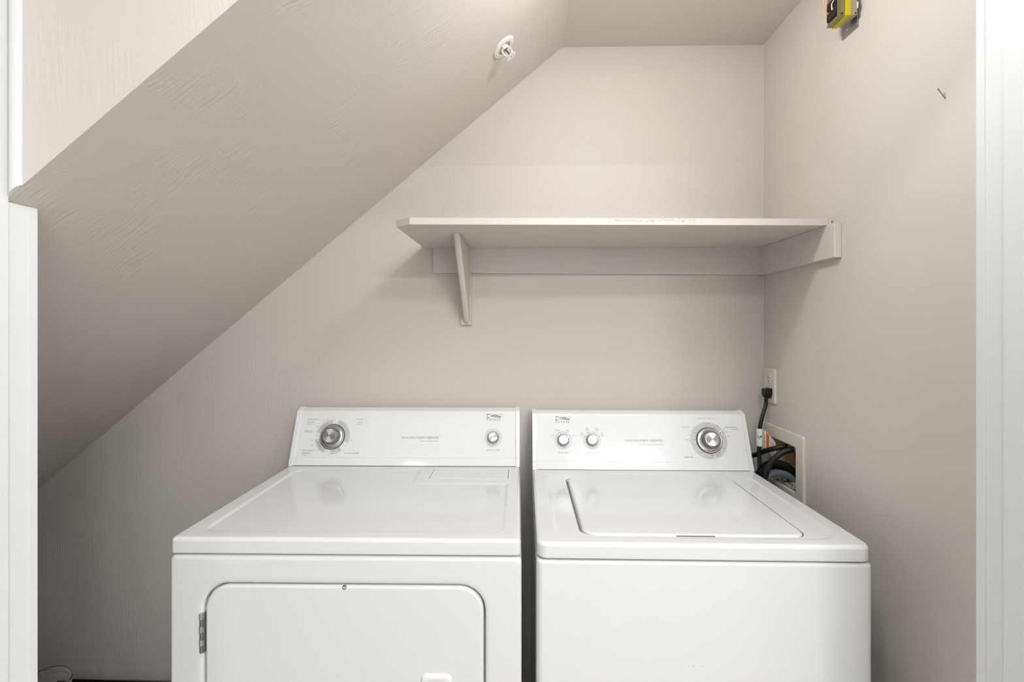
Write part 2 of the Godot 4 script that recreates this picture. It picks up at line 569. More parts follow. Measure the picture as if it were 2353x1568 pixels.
func shell() -> void:
	# back wall
	var b := Mb.new()
	b.box(Vector3(-2.8, 0, WALL_Z - 0.12), Vector3(WALL_X + 0.2, 2.6, WALL_Z))
	struct("wall_back", b, M.wall_paint, "greige painted back wall behind the dryer, the washer and the shelf")
	# right wall with the opening for the water box
	var z0 := -1.562; var z1 := -1.402; var y0 := 0.862; var y1 := 1.003
	b = Mb.new()
	var x1 := WALL_X + 0.12
	b.box(Vector3(WALL_X, 0, WALL_Z), Vector3(x1, y0, -0.734))
	b.box(Vector3(WALL_X, y1, WALL_Z), Vector3(x1, 2.6, -0.734))
	b.box(Vector3(WALL_X, y0, WALL_Z), Vector3(x1, y1, z0))
	b.box(Vector3(WALL_X, y0, z1), Vector3(x1, y1, -0.734))
	var wr := struct("wall_right", b, M.wall_paint, "greige painted right wall with the outlet and the water supply box")
	b = Mb.new()
	b.prism(PackedVector2Array([Vector2(1.306, 2.2975), Vector2(1.306, 2.199), Vector2(1.287, 2.199), Vector2(1.287, 2.164), Vector2(1.225, 2.128), Vector2(1.20, 2.125), Vector2(1.20, 2.2975)]), WALL_X - 0.0004, WALL_X + 0.001, Transform3D(Basis(Vector3(0, 0, -1), Vector3(0, 1, 0), Vector3(1, 0, 0)), Vector3.ZERO))
	tag(obj("bare_patch", b, M.bare_wall, wr, 0), "tan patch left unpainted round the transformer")
	# flat ceiling and stair soffit
	b = Mb.new()
	b.box(Vector3(RIDGE_X, CLOSET_H, WALL_Z), Vector3(WALL_X, CLOSET_H + 0.1, -0.734))
	struct("ceiling", b, M.wall_paint, "flat greige ceiling strip at the top right of the closet")
	b = Mb.new()
	var xl := RIDGE_X - CLOSET_H / SLOPE
	var n := Vector3(-SLOPE, 1, 0).normalized() * 0.06
	var p := [Vector3(RIDGE_X, CLOSET_H, -0.6902), Vector3(xl, 0, -0.6902), Vector3(xl, 0, WALL_Z), Vector3(RIDGE_X, CLOSET_H, WALL_Z)]
	b.plane(p[0], p[1], p[2], p[3])
	var up := Vector3(0, 0.09, 0)
	b.plane(p[1] + up, p[0] + up, p[3] + up, p[2] + up)
	b.plane(p[1], p[0], p[0] + up, p[1] + up)
	b.plane(p[3], p[2], p[2] + up, p[3] + up)
	b.plane(p[0], p[3], p[3] + up, p[0] + up)
	b.plane(p[2], p[1], p[1] + up, p[2] + up)
	struct("ceiling", b, M.soffit_paint, "sloping greige stair soffit that forms the left side of the closet ceiling")
	# the stair's face that stands in the opening, lit from the hall
	b = Mb.new()
	b.prism(PackedVector2Array([Vector2(-0.80, soffit_y(-0.80) + 0.0006), Vector2(RIDGE_X, CLOSET_H + 0.0006), Vector2(RIDGE_X, HALL_H), Vector2(-0.80, HALL_H)]), -0.7000, -0.69)
	struct("wall_front", b, M.wall_paint, "bright triangular wall face above the slope at the upper left")
	# hall front wall round the opening
	b = Mb.new()
	b.box(Vector3(-2.8, 0, -0.69), Vector3(-0.80, 2.5, -0.60))
	b.box(Vector3(0.72, 0, -0.734), Vector3(2.1, 2.5, -0.60))
	b.box(Vector3(-0.80, 2.06, -0.69), Vector3(0.72, 2.5, -0.60))
	b.box(Vector3(RIDGE_X, 2.06, -0.734), Vector3(0.72, 2.6, -0.69))
	b.box(Vector3(-2.8, 0, -0.70), Vector3(-0.80, 0.17 + 1.359 - 0.02, -0.69))
	struct("wall_front", b, M.hall_paint, "hall wall round the closet opening")
	b = Mb.new()
	b.box(Vector3(-2.8, -0.1, WALL_Z - 0.12), Vector3(2.2, 0, 2.4))
	struct("floor", b, M.floor_wood, "brown floor under the washer, the dryer and the hall")
	b = Mb.new()
	b.box(Vector3(-2.9, HALL_H, -0.69), Vector3(2.2, HALL_H + 0.1, 2.5))
	struct("ceiling", b, M.hall_paint, "white hall ceiling in front of the closet")
	b = Mb.new()
	b.box(Vector3(-2.9, 0, WALL_Z - 0.12), Vector3(-2.8, 2.6, 2.4))
	struct("wall_left", b, M.hall_paint, "left wall of the hall")
	b = Mb.new()
	b.box(Vector3(2.1, 0, -0.734), Vector3(2.2, 2.6, 2.4))
	struct("wall_right", b, M.hall_paint, "right wall of the hall")
	b = Mb.new()
	b.box(Vector3(-2.9, 0, 2.3), Vector3(2.2, 2.6, 2.4))
	struct("wall_rear", b, M.hall_paint, "hall wall behind the camera")
	# beads of caulk in the corners
	var r := 0.0022
	b = Mb.new()
	b.tube([Vector3(WALL_X, 0.5, WALL_Z), Vector3(WALL_X, CLOSET_H, WALL_Z)], r, 10)
	struct("trim_1", b, M.wall_paint, "bead of painted caulk in the corner of back and right wall", 60)
	b = Mb.new()
	b.tube([Vector3(-2.0, soffit_y(-2.0), WALL_Z), Vector3(RIDGE_X, CLOSET_H, WALL_Z)], r, 10)
	struct("trim_2", b, M.wall_paint, "bead of painted caulk where the soffit meets the back wall", 60)
	b = Mb.new()
	b.tube([Vector3(RIDGE_X, CLOSET_H, WALL_Z), Vector3(WALL_X, CLOSET_H, WALL_Z)], r * 0.8, 10)
	struct("trim_3", b, M.wall_paint, "bead of painted caulk between flat ceiling and back wall", 60)

func doorway() -> void:
	# right jamb: corner strip, board and outer board, each a little step apart
	var b := Mb.new()
	b.box(Vector3(0.695, 0, -0.735), Vector3(0.72, 2.06, -0.7225))
	b.box(Vector3(0.6965, 0, -0.7225), Vector3(0.72, 2.06, -0.693))
	b.box(Vector3(0.694, 0, -0.693), Vector3(0.72, 2.06, -0.60))
	struct("trim_4", b, M.trim_paint, "white painted door jamb at the right edge of the opening")
	b = Mb.new()
	var top := soffit_y(-0.775) - 0.004
	b.box(Vector3(-0.80, 0, -0.735), Vector3(-0.775, top, -0.7225))
	b.box(Vector3(-0.80, 0, -0.7225), Vector3(-0.7765, top, -0.69))
	b.box(Vector3(-0.80, 0, -0.69), Vector3(-0.7725, 2.06, -0.60))
	struct("trim_5", b, M.trim_paint, "white painted door jamb at the left edge, its inner part cut short under the slope")
	# upright moulding on the bright triangle, cut off along the slope
	b = Mb.new()
	var pts := PackedVector2Array()
	for k in 9:
		var a := PI * k / 8
		pts.append(Vector2(-0.7605 + 0.0095 * cos(a), -0.69 + 0.006 * sin(a)))
	var lo := PackedVector3Array(); var hi := PackedVector3Array()
	for q in pts:
		lo.append(Vector3(q.x, soffit_y(q.x) + 0.0002, q.y)); hi.append(Vector3(q.x, 2.06, q.y))
	lo.reverse(); hi.reverse()
	b.loft([lo, hi], true, true)
	struct("trim_6", b, M.trim_paint, "narrow white rounded moulding between jamb and bright triangular wall", 50)
	b = Mb.new()
	b.box(Vector3(-0.7725, 2.035, -0.69), Vector3(0.694, 2.06, -0.60))
	struct("trim_7", b, M.trim_paint, "white head jamb over the closet opening")

# ------------------------------------------------------------------ the two machines
# local frame of a machine: x across, y up from the floor, z towards the camera with the cabinet front at z = +0.3
func front() -> Transform3D:
	return Transform3D(Basis.IDENTITY, Vector3(0, 0, 0.3))

func plan(q_off := 0.3) -> Transform3D:   # (x, depth from the front, height)
	return Transform3D(Basis(Vector3(1, 0, 0), Vector3(0, 0, -1), Vector3(0, 1, 0)), Vector3(0, 0, q_off))

func console_face(dq: float, dy: float) -> Transform3D:
	var a := Vector3(0, 0.9405 + dy, 0.3 - 0.5165 - dq)
	var b := Vector3(0, 1.079 + dy, 0.3 - 0.568 - dq)
	var e := (b - a).normalized()
	return Transform3D(Basis(Vector3.RIGHT, e, Vector3.RIGHT.cross(e)), a)

func cabinet_shell(mb: Mb, w: float, d: float, top: float) -> void:
	slab(mb, w, d, 0.012, 0.0, top, 0.007, plan(), Vector2(0, d / 2), false, 5, 6)

func console(t: Node3D, w: float, dq: float, dy: float) -> Node3D:
	# profile of the panel (z, y), front bottom first
	var z := 0.3 - dq
	var prof := func(o: float) -> PackedVector2Array:
		return PackedVector2Array([
			Vector2(z - 0.506 + o, 0.917 + dy), Vector2(z - 0.5134 + o, 0.9378 + dy), Vector2(z - 0.5141 + o, 0.9393 + dy), Vector2(z - 0.5168, 0.9400 + dy),
			Vector2(z - 0.566 + o, 1.0735 + dy + o * 0.3), Vector2(z - 0.5682 + o, 1.0785 + dy + o * 0.4), Vector2(z - 0.572, 1.0810 + dy + o), Vector2(z - 0.593, 1.0868 + dy + o), Vector2(z - 0.597, 1.0855 + dy + o), Vector2(z - 0.600, 1.08 + dy), Vector2(z - 0.600, 0.917 + dy)])
	var across := Transform3D(Basis(Vector3(0, 0, 1), Vector3(0, 1, 0), Vector3(-1, 0, 0)), Vector3.ZERO)   # (z, y) profile swept along -x
	var b := Mb.new()
	b.prism(prof.call(0.0), -w / 2 + 0.013, w / 2 - 0.013, across)
	var c := obj("console", b, M.white_plastic, t, 20)
	for s in [-1, 1]:
		var e := Mb.new()
		var o: PackedVector2Array = prof.call(0.0028)
		o[0].y -= 0.0015
		# a joint across the cap, level with the step of the panel
		var lo := PackedVector2Array([o[0], o[1] - Vector2(0.0, 0.0002), Vector2(o[9].x, o[1].y - 0.0002), Vector2(o[10].x, o[10].y)])
		var hi := PackedVector2Array([o[1] + Vector2(-0.0008, 0.0002), o[4], o[5], o[6], o[7], o[8], o[9], Vector2(o[9].x, o[1].y + 0.0002)])
		var x0: float = -w / 2 + 0.0005 if s == 1 else w / 2 - 0.0135
		e.prism(lo, x0, x0 + 0.013, across, 0.0006)
		e.prism(hi, x0, x0 + 0.013, across, 0.0008)
		obj("end_cap", e, M.cap_plastic, c, 20)
	return c

func dial(parent: Node3D, f: Transform3D, at: Vector2, pointer: float) -> void:
	var xf := f * Transform3D(Basis.IDENTITY, Vector3(at.x, at.y, 0))
	var d := Node3D.new()
	d.name = numbered("cycle_dial", parent)
	parent.add_child(d, true)
	var b := Mb.new()
	b.lathe([Vector2(0.0405, 0.0002), Vector2(0.0405, 0.003), Vector2(0.0398, 0.0038), Vector2(0.0388, 0.0036)], 72, xf)
	obj("rim", b, M.dial_rim, d)
	b = Mb.new()
	b.lathe([Vector2(0.0389, 0.0015), Vector2(0.0389, 0.0045), Vector2(0.0375, 0.0056), Vector2(0.0355, 0.0052), Vector2(0.031, 0.0062), Vector2(0.028, 0.0082), Vector2(0.0268, 0.0105)], 72, xf)
	obj("skirt", b, M.dial_skirt, d)
	b = Mb.new()
	b.lathe([Vector2(0.0272, 0.006), Vector2(0.0262, 0.012), Vector2(0.0252, 0.022), Vector2(0.0246, 0.0275), Vector2(0.0238, 0.0296), Vector2(0.0226, 0.0304), Vector2(0.0216, 0.0304), Vector2(0.0212, 0.0296), Vector2(0.0, 0.0296)], 72, xf)
	obj("grip", b, M.dial_grip, d)
	b = Mb.new()
	b.lathe([Vector2(0.0211, 0.0294), Vector2(0.0209, 0.0302), Vector2(0.0200, 0.0304), Vector2(0.012, 0.0303), Vector2(0.004, 0.0302), Vector2(0.0, 0.0302)], 90, xf)
	obj("cap", b, M.brushed_cap, d)
	if pointer >= 0:
		b = Mb.new()
		var a := deg_to_rad(90 - pointer)
		var px := xf * Transform3D(Basis(Vector3(cos(a), sin(a), 0), Vector3(-sin(a), cos(a), 0), Vector3(0, 0, 1)), Vector3.ZERO)
		b.box(Vector3(0.0285, -0.0009, 0.0060), Vector3(0.0378, 0.0009, 0.0072), px)
		obj("pointer", b, M.white_plastic, d)

func knob(parent: Node3D, f: Transform3D, at: Vector2, pointer: float, called: String) -> void:
	var xf := f * Transform3D(Basis.IDENTITY, Vector3(at.x, at.y, 0))
	var d := Node3D.new()
	d.name = numbered(called, parent)
	parent.add_child(d, true)
	var b := Mb.new()
	arc_ring(b, 0.012, 0.0283, 0, 360, 0.0, xf)
	obj("printed_ring", b, M.ring_pale, d)
	b = Mb.new()
	b.lathe([Vector2(0.0193, 0.0003), Vector2(0.0193, 0.0016), Vector2(0.0186, 0.004), Vector2(0.0172, 0.013), Vector2(0.0162, 0.0158), Vector2(0.0150, 0.0168), Vector2(0.0, 0.0168)], 56, xf)
	obj("grip", b, M.knob_grey, d)
	b = Mb.new()
	b.lathe([Vector2(0.0150, 0.0160), Vector2(0.0150, 0.0176), Vector2(0.0143, 0.0184), Vector2(0.0134, 0.0184), Vector2(0.0130, 0.0180), Vector2(0.0, 0.0179)], 64, xf)
	obj("cap", b, M.pale_cap, d)
	if pointer >= 0:
		b = Mb.new()
		var a := deg_to_rad(90 - pointer)
		var px := xf * Transform3D(Basis(Vector3(cos(a), sin(a), 0), Vector3(-sin(a), cos(a), 0), Vector3(0, 0, 1)), Vector3.ZERO)
		b.prism(PackedVector2Array([Vector2(0.0145, -0.0022), Vector2(0.0195, -0.0012), Vector2(0.0195, 0.0012), Vector2(0.0145, 0.0022)]), 0.012, 0.0178, px, 0.0004)
		obj("pointer", b, M.white_plastic, d)

func emblem(parent: Node3D, f: Transform3D, x: float, y: float, w: float, h: float) -> void:
	var b := Mb.new()
	var xf := f * Transform3D(Basis.IDENTITY, Vector3(x, y, 0))
	# dark pieces that leave a swept white e between them
	var ell := func(cx: float, cy: float, rx: float, ry: float, a0: float, a1: float) -> PackedVector2Array:
		var o := PackedVector2Array()
		for k in 25:
			var a := deg_to_rad(lerpf(a0, a1, k / 24.0))
			o.append(Vector2((cx + rx * cos(a)) * w, (cy + ry * sin(a)) * h))
		return o
	var tl: PackedVector2Array = ell.call(0.62, 0.50, 0.63, 0.50, 178, 112)   # upper left corner
	tl.append(Vector2(0, h))
	b.prism(tl, 0.0, 0.0003, xf)
	var tr: PackedVector2Array = ell.call(0.62, 0.50, 0.50, 0.50, 60, 25)
	tr.append(Vector2(w, h))
	b.prism(tr, 0.0, 0.0003, xf)
	var bl: PackedVector2Array = ell.call(0.62, 0.50, 0.63, 0.50, 186, 235)
	bl.append(Vector2(0, 0))
	b.prism(bl, 0.0, 0.0003, xf)
	var eye: PackedVector2Array = ell.call(0.55, 0.56, 0.31, 0.27, 0, 180)     # the eye of the e
	b.prism(eye, 0.0, 0.0003, xf)
	var o := PackedVector2Array()                                            # the wedge under the bar
	for k in 13:
		var s := k / 12.0
		o.append(Vector2((0.22 + 0.78 * s) * w, (0.44 - 0.10 * s * (1 - s) + 0.02 * s) * h))
	for k in 13:
		var s := 1 - k / 12.0
		o.append(Vector2((0.22 + 0.78 * s) * w, (0.44 - 0.10 * s * (1 - s) + 0.02 * s - 0.34 * sqrt(s)) * h))
	b.prism(o, 0.0, 0.0003, xf)
	lettering(b, "ESTATE", x, y - 0.0086, w, f, false, 0.0, 0.0050)
	obj("emblem", b, M.emblem_grey, parent, 0)

func top_panel(t: Node3D, w: float, d: float, rc: float, y0: float, y1: float, recess: PackedVector2Array, centre: Vector2, well: PackedVector2Array, depth: float) -> void:
	var o := rr(w, d, rc, 24, Vector2(0, d / 2))
	var in1 := grow(recess, -0.0035)
	var in2 := grow(recess, -0.0075)
	var polys := [o, recess, in1, in2]
	if well.size(): polys.append(well)
	var ang := ray_angles(centre, polys)
	var b := Mb.new()
	var loops := []
	var e := 0.0085
	for k in 5:
		var a := PI / 2 * k / 4
		loops.append(lift(polar(rr(w - 0.009 * (1 - sin(a)), d - 0.009 * (1 - sin(a)), rc, 24, Vector2(0, d / 2)), centre, ang), y0 + 0.0045 * (1 - cos(a)), plan()))
	for k in 8:
		var a := PI / 2 * k / 7
		var i := e * (1 - cos(a))
		loops.append(lift(polar(rr(w - 2 * i, d - 2 * i, maxf(rc - i * 0.5, 0.004), 24, Vector2(0, d / 2)), centre, ang), y1 - e * (1 - sin(a)), plan()))
	loops.append(lift(polar(grow(recess, 0.0035), centre, ang), y1, plan()))
	loops.append(lift(polar(recess, centre, ang), y1 - depth * 0.18, plan()))
	loops.append(lift(polar(in1, centre, ang), y1 - depth * 0.75, plan()))
	loops.append(lift(polar(in2, centre, ang), y1 - depth, plan()))
	if well.size():
		loops.append(lift(polar(grow(well, 0.0015), centre, ang), y1 - depth, plan()))
		loops.append(lift(polar(well, centre, ang), y1 - depth - 0.0012, plan()))
		loops.append(lift(polar(well, centre, ang), y1 - depth - 0.018, plan()))
	b.loft(loops, true, false)
	b.fan(loops[-1], false, plan() * Vector3(centre.x, centre.y, y1 - depth - (0.018 if well.size() else 0.0)))
	obj("top_panel", b, M.white_enamel, t, 40)

func dots(parent: Node3D, f: Transform3D, at: Vector2, r: float, angles: Array) -> void:
	var b := Mb.new()
	for a in angles:
		var p := at + Vector2.from_angle(deg_to_rad(90 - a)) * r
		b.lathe([Vector2(0.0011, 0.0), Vector2(0.0011, 0.0005), Vector2(0, 0.0005)], 8, f * Transform3D(Basis.IDENTITY, Vector3(p.x, p.y, 0.0002)))
	var o := obj("dial_marks", b, M.dot_print, parent)
	o.set_meta("kind", "stuff")

func dryer() -> void:
	var w := 0.737
	var t := thing("clothes_dryer", "white front-loading clothes dryer left of the washer, one large dial at its left", "dryer", Vector3(-0.3738, 0, -1.2742), 0.007)
	# cabinet with the opening for the door
	var b := Mb.new()
	var top := 0.8772
	var o := rr(w + 0.004, top, 0.011, 8, Vector2(0, top / 2))
	var hole := rr(0.5934, 0.50, 0.055, 14, Vector2(-0.0016, 0.8189 - 0.25))
	var c := Vector2(0, 0.60)
	var ang := ray_angles(c, [o, hole])
	var loops := [lift(polar(o, c, ang), -0.60, front())]
	for k in 7:
		var a := PI / 2 * k / 6
		var i := 0.009 * (1 - cos(a))
		loops.append(lift(polar(rr(w + 0.004 - 2 * i, top - 2 * i, 0.011, 8, Vector2(0, top / 2)), c, ang), -0.009 * (1 - sin(a)), front()))
	loops.append(lift(polar(grow(hole, 0.014), c, ang), 0.0, front()))
	for k in range(1, 6):
		var a := PI / 2 * k / 5
		loops.append(lift(polar(grow(hole, 0.010 * (1 - sin(a)) + 0.0001), c, ang), -0.006 * (1 - cos(a)), front()))
	loops.append(lift(polar(hole, c, ang), -0.022, front()))
	b.loft(loops, true, false)
	b.fan(loops[-1], false, front() * Vector3(c.x, c.y, -0.022))
	obj("cabinet", b, M.white_enamel, t, 42)
	# door
	b = Mb.new()
	slab(b, 0.5850, 0.49, 0.053, -0.020, 0.0005, 0.0065, front(), Vector2(-0.0012, 0.8163 - 0.245), true, 6, 14)
	var door := obj("door", b, M.white_enamel, t, 42)
	b = Mb.new()
	b.loft([lift(rr(0.066, 0.109, 0.014, 8, Vector2(0.193, 0.5815)), 0.0005, front()), lift(rr(0.062, 0.105, 0.012, 8, Vector2(0.193, 0.5815)), 0.003, front()), lift(rr(0.058, 0.101, 0.011, 8, Vector2(0.193, 0.5815)), 0.005, front()), lift(rr(0.050, 0.093, 0.010, 8, Vector2(0.193, 0.5815)), 0.0058, front()), lift(rr(0.038, 0.077, 0.008, 8, Vector2(0.189, 0.583)), 0.0045, front()), lift(rr(0.036, 0.075, 0.007, 8, Vector2(0.189, 0.583)), -0.012, front())], false, true)
	obj("pull_handle", b, M.white_plastic, door)
	b = Mb.new()
	var sx := front() * Transform3D(Basis(Vector3.RIGHT, -0.35), Vector3(0.0002, 0.8125, -0.0012))
	b.lathe([Vector2(0.0048, -0.002), Vector2(0.0046, 0.001), Vector2(0.0035, 0.0018), Vector2(0.0028, 0.0008), Vector2(0.0, 0.0006)], 20, sx)
	b.box(Vector3(-0.003, -0.0006, 0.0012), Vector3(0.003, 0.0006, 0.0022), sx * Transform3D(Basis(Vector3(0, 0, 1), 1.2), Vector3.ZERO))
	obj("screw", b, M.dark_steel, door)
	# hinge of six knuckles at the left of the door
	var hg := Node3D.new(); hg.name = "hinge"; t.add_child(hg)
	for k in 6:
		b = Mb.new()
		var y := 0.7565 - 0.0138 * k
		var off := 0.0 if k % 2 == 0 else 0.0012
		var kx := Transform3D(Basis(Vector3(1, 0, 0), Vector3(0, 0, -1), Vector3(0, 1, 0)), Vector3(-0.3015 + off, y - 0.0131, 0.3012))
		b.lathe([Vector2(0, 0), Vector2(0.0034, 0), Vector2(0.0038, 0.0005), Vector2(0.0038, 0.0126), Vector2(0.0034, 0.0131), Vector2(0, 0.0131)], 18, kx)
		b.box(Vector3(-0.3015, y - 0.0126, 0.2975), Vector3(-0.2952 + off, y - 0.0005, 0.3022))
		obj("knuckle", b, M.dark_steel if k % 2 else M.steel, hg)
	b = Mb.new()
	b.box(Vector3(-0.2965, 0.674, 0.2900), Vector3(-0.2945, 0.757, 0.3005))
	obj("leaf", b, M.dark_steel, hg)
	# top
	var rec := round_poly([Vector2(-0.325, 0.034), Vector2(0.333, 0.034), Vector2(0.333, 0.352), Vector2(0.066, 0.352), Vector2(0.062, 0.479), Vector2(-0.325, 0.479)], [0.03, 0.03, 0.008, 0.012, 0.008, 0.045], 20)
	top_panel(t, w, 0.585, 0.009, 0.8802, 0.9148, rec, Vector2(-0.15, 0.22), PackedVector2Array(), 0.0040)
	# lint screen door: a flush flap with a dark joint at each side
	var pl := plan()
	var lint := Node3D.new(); lint.name = "lint_screen_door"; t.add_child(lint)
	for s in [-1, 1]:
		b = Mb.new()
		b.prism(PackedVector2Array([Vector2(0.218 + s * 0.1151 - 0.0007, 0.389), Vector2(0.218 + s * 0.1151 + 0.0007, 0.389), Vector2(0.218 + s * 0.1151 + 0.0007, 0.476), Vector2(0.218 + s * 0.1151 - 0.0007, 0.476)]), 0.9140, 0.91495, pl)
		obj("side_seal", b, M.seal_grey, lint)
	b = Mb.new()
	var go := rr(0.2288, 0.087, 0.003, 6, Vector2(0.218, 0.4325))
	var gang := ray_angles(Vector2(0.218, 0.448), [go])
	var gl := func(wd: float, hd: float, r: float, y: float, cq: float) -> PackedVector3Array:
		return lift(polar(rr(wd, hd, r, 6, Vector2(0.218, cq)), Vector2(0.218, 0.455), gang), y, pl)
	b.loft([gl.call(0.2288, 0.087, 0.003, 0.9146, 0.4325), gl.call(0.2284, 0.0866, 0.003, 0.9156, 0.4325), gl.call(0.2268, 0.085, 0.002, 0.9160, 0.4325), gl.call(0.127, 0.040, 0.004, 0.9160, 0.4545), gl.call(0.118, 0.032, 0.004, 0.9128, 0.4555)], false, true)
	obj("flap", b, M.white_enamel, lint, 25)
	# console
	var con := console(t, w - 0.001, 0.0, 0.0)
	var f := console_face(0, 0)
	var at := Vector2(-0.2393, 0.0640)
	b = Mb.new()
	for s in [[15, 110], [141, 180], [204, 260], [284, 353]]: arc_ring(b, 0.036, 0.0558, s[0], s[1], 0.0, f, at)
	obj("dial_scale", b, M.ring_print, con, 0)
	dots(con, f, at, 0.0478, [20, 35, 49, 63.5, 80, 147, 166, 331, 324.5, 317.5, 311, 304, 249, 243.7, 238, 233.5, 227])
	dial(t, f, at, -1)
	knob(t, f, Vector2(0.2821, 0.0630), -1, "start_knob")
	emblem(con, f, 0.2595, 0.1260, 0.0468, 0.0128)
	b = Mb.new()
	lettering(b, "heavy duty", -0.0163, 0.0592, 0.0450, f, true, 0.28)
	lettering(b, "super capacity", 0.0331, 0.0594, 0.0733, f)
	obj("lettering", b, M.print_grey, con, 0)
	b = Mb.new()
	for l in [["auto sense", -0.3304, 0.1184, 0.037], ["drying", -0.3301, 0.1092, 0.023], ["timed", -0.1692, 0.1189, 0.0216], ["dry", -0.1595, 0.1104, 0.0114], ["auto sense", -0.3312, 0.0184, 0.0373], ["drying", -0.3312, 0.0103, 0.0238], ["no heat fluff", -0.1952, 0.0108, 0.0462], ["push to start", 0.2607, 0.0220, 0.0445]]:
		lettering(b, l[0], l[1], l[2], l[3], f, true, 0.0 if l[0] == "push to start" else 0.2, 0.0029)
	lettering(b, "High Heat", -0.3307, 0.1033, 0.0179, f, true, 0.28)
	lettering(b, "High Heat", -0.1660, 0.1040, 0.0186, f, true, 0.28)
	lettering(b, "Low Heat", -0.3318, 0.0042, 0.0169, f, true, 0.28)
	lettering(b, "4 CYCLE   3 TEMPERATURES", 0.0464, 0.0500, 0.0605, f, true, 0.0, 0.0016)
	for l in [["OFF", -0.2421, 0.1150, 0.0058], ["OFF", -0.2927, 0.0650, 0.0058], ["OFF", -0.1943, 0.0345, 0.0058], ["OFF", -0.2440, 0.0060, 0.0058], ["Cool", -0.2633, 0.1205, 0.0068], ["Down", -0.2643, 0.1170, 0.0075], ["Less", -0.2740, 0.1155, 0.0060], ["Dry", -0.2745, 0.1120, 0.0050], ["More", -0.2925, 0.0965, 0.0072], ["Dry", -0.2930, 0.0928, 0.0050], ["Cool", -0.3040, 0.0530, 0.0068], ["Down", -0.3045, 0.0492, 0.0075], ["Press", -0.3010, 0.0370, 0.0068], ["Dry", -0.3015, 0.0335, 0.0050], ["Cool", -0.1780, 0.0540, 0.0068], ["Down", -0.1780, 0.0500, 0.0075]]:
		lettering(b, l[0], l[1] - l[3] / 2, l[2], l[3], f, true, 0.28)
	lettering(b, "energy preferred", -0.3330, 0.0820, 0.0258, f, true, 0.28)
	lettering(b, "automatic setting", -0.3330, 0.0780, 0.0258, f, true, 0.28)
	obj("fine_print", b, M.print_pale, con, 0)

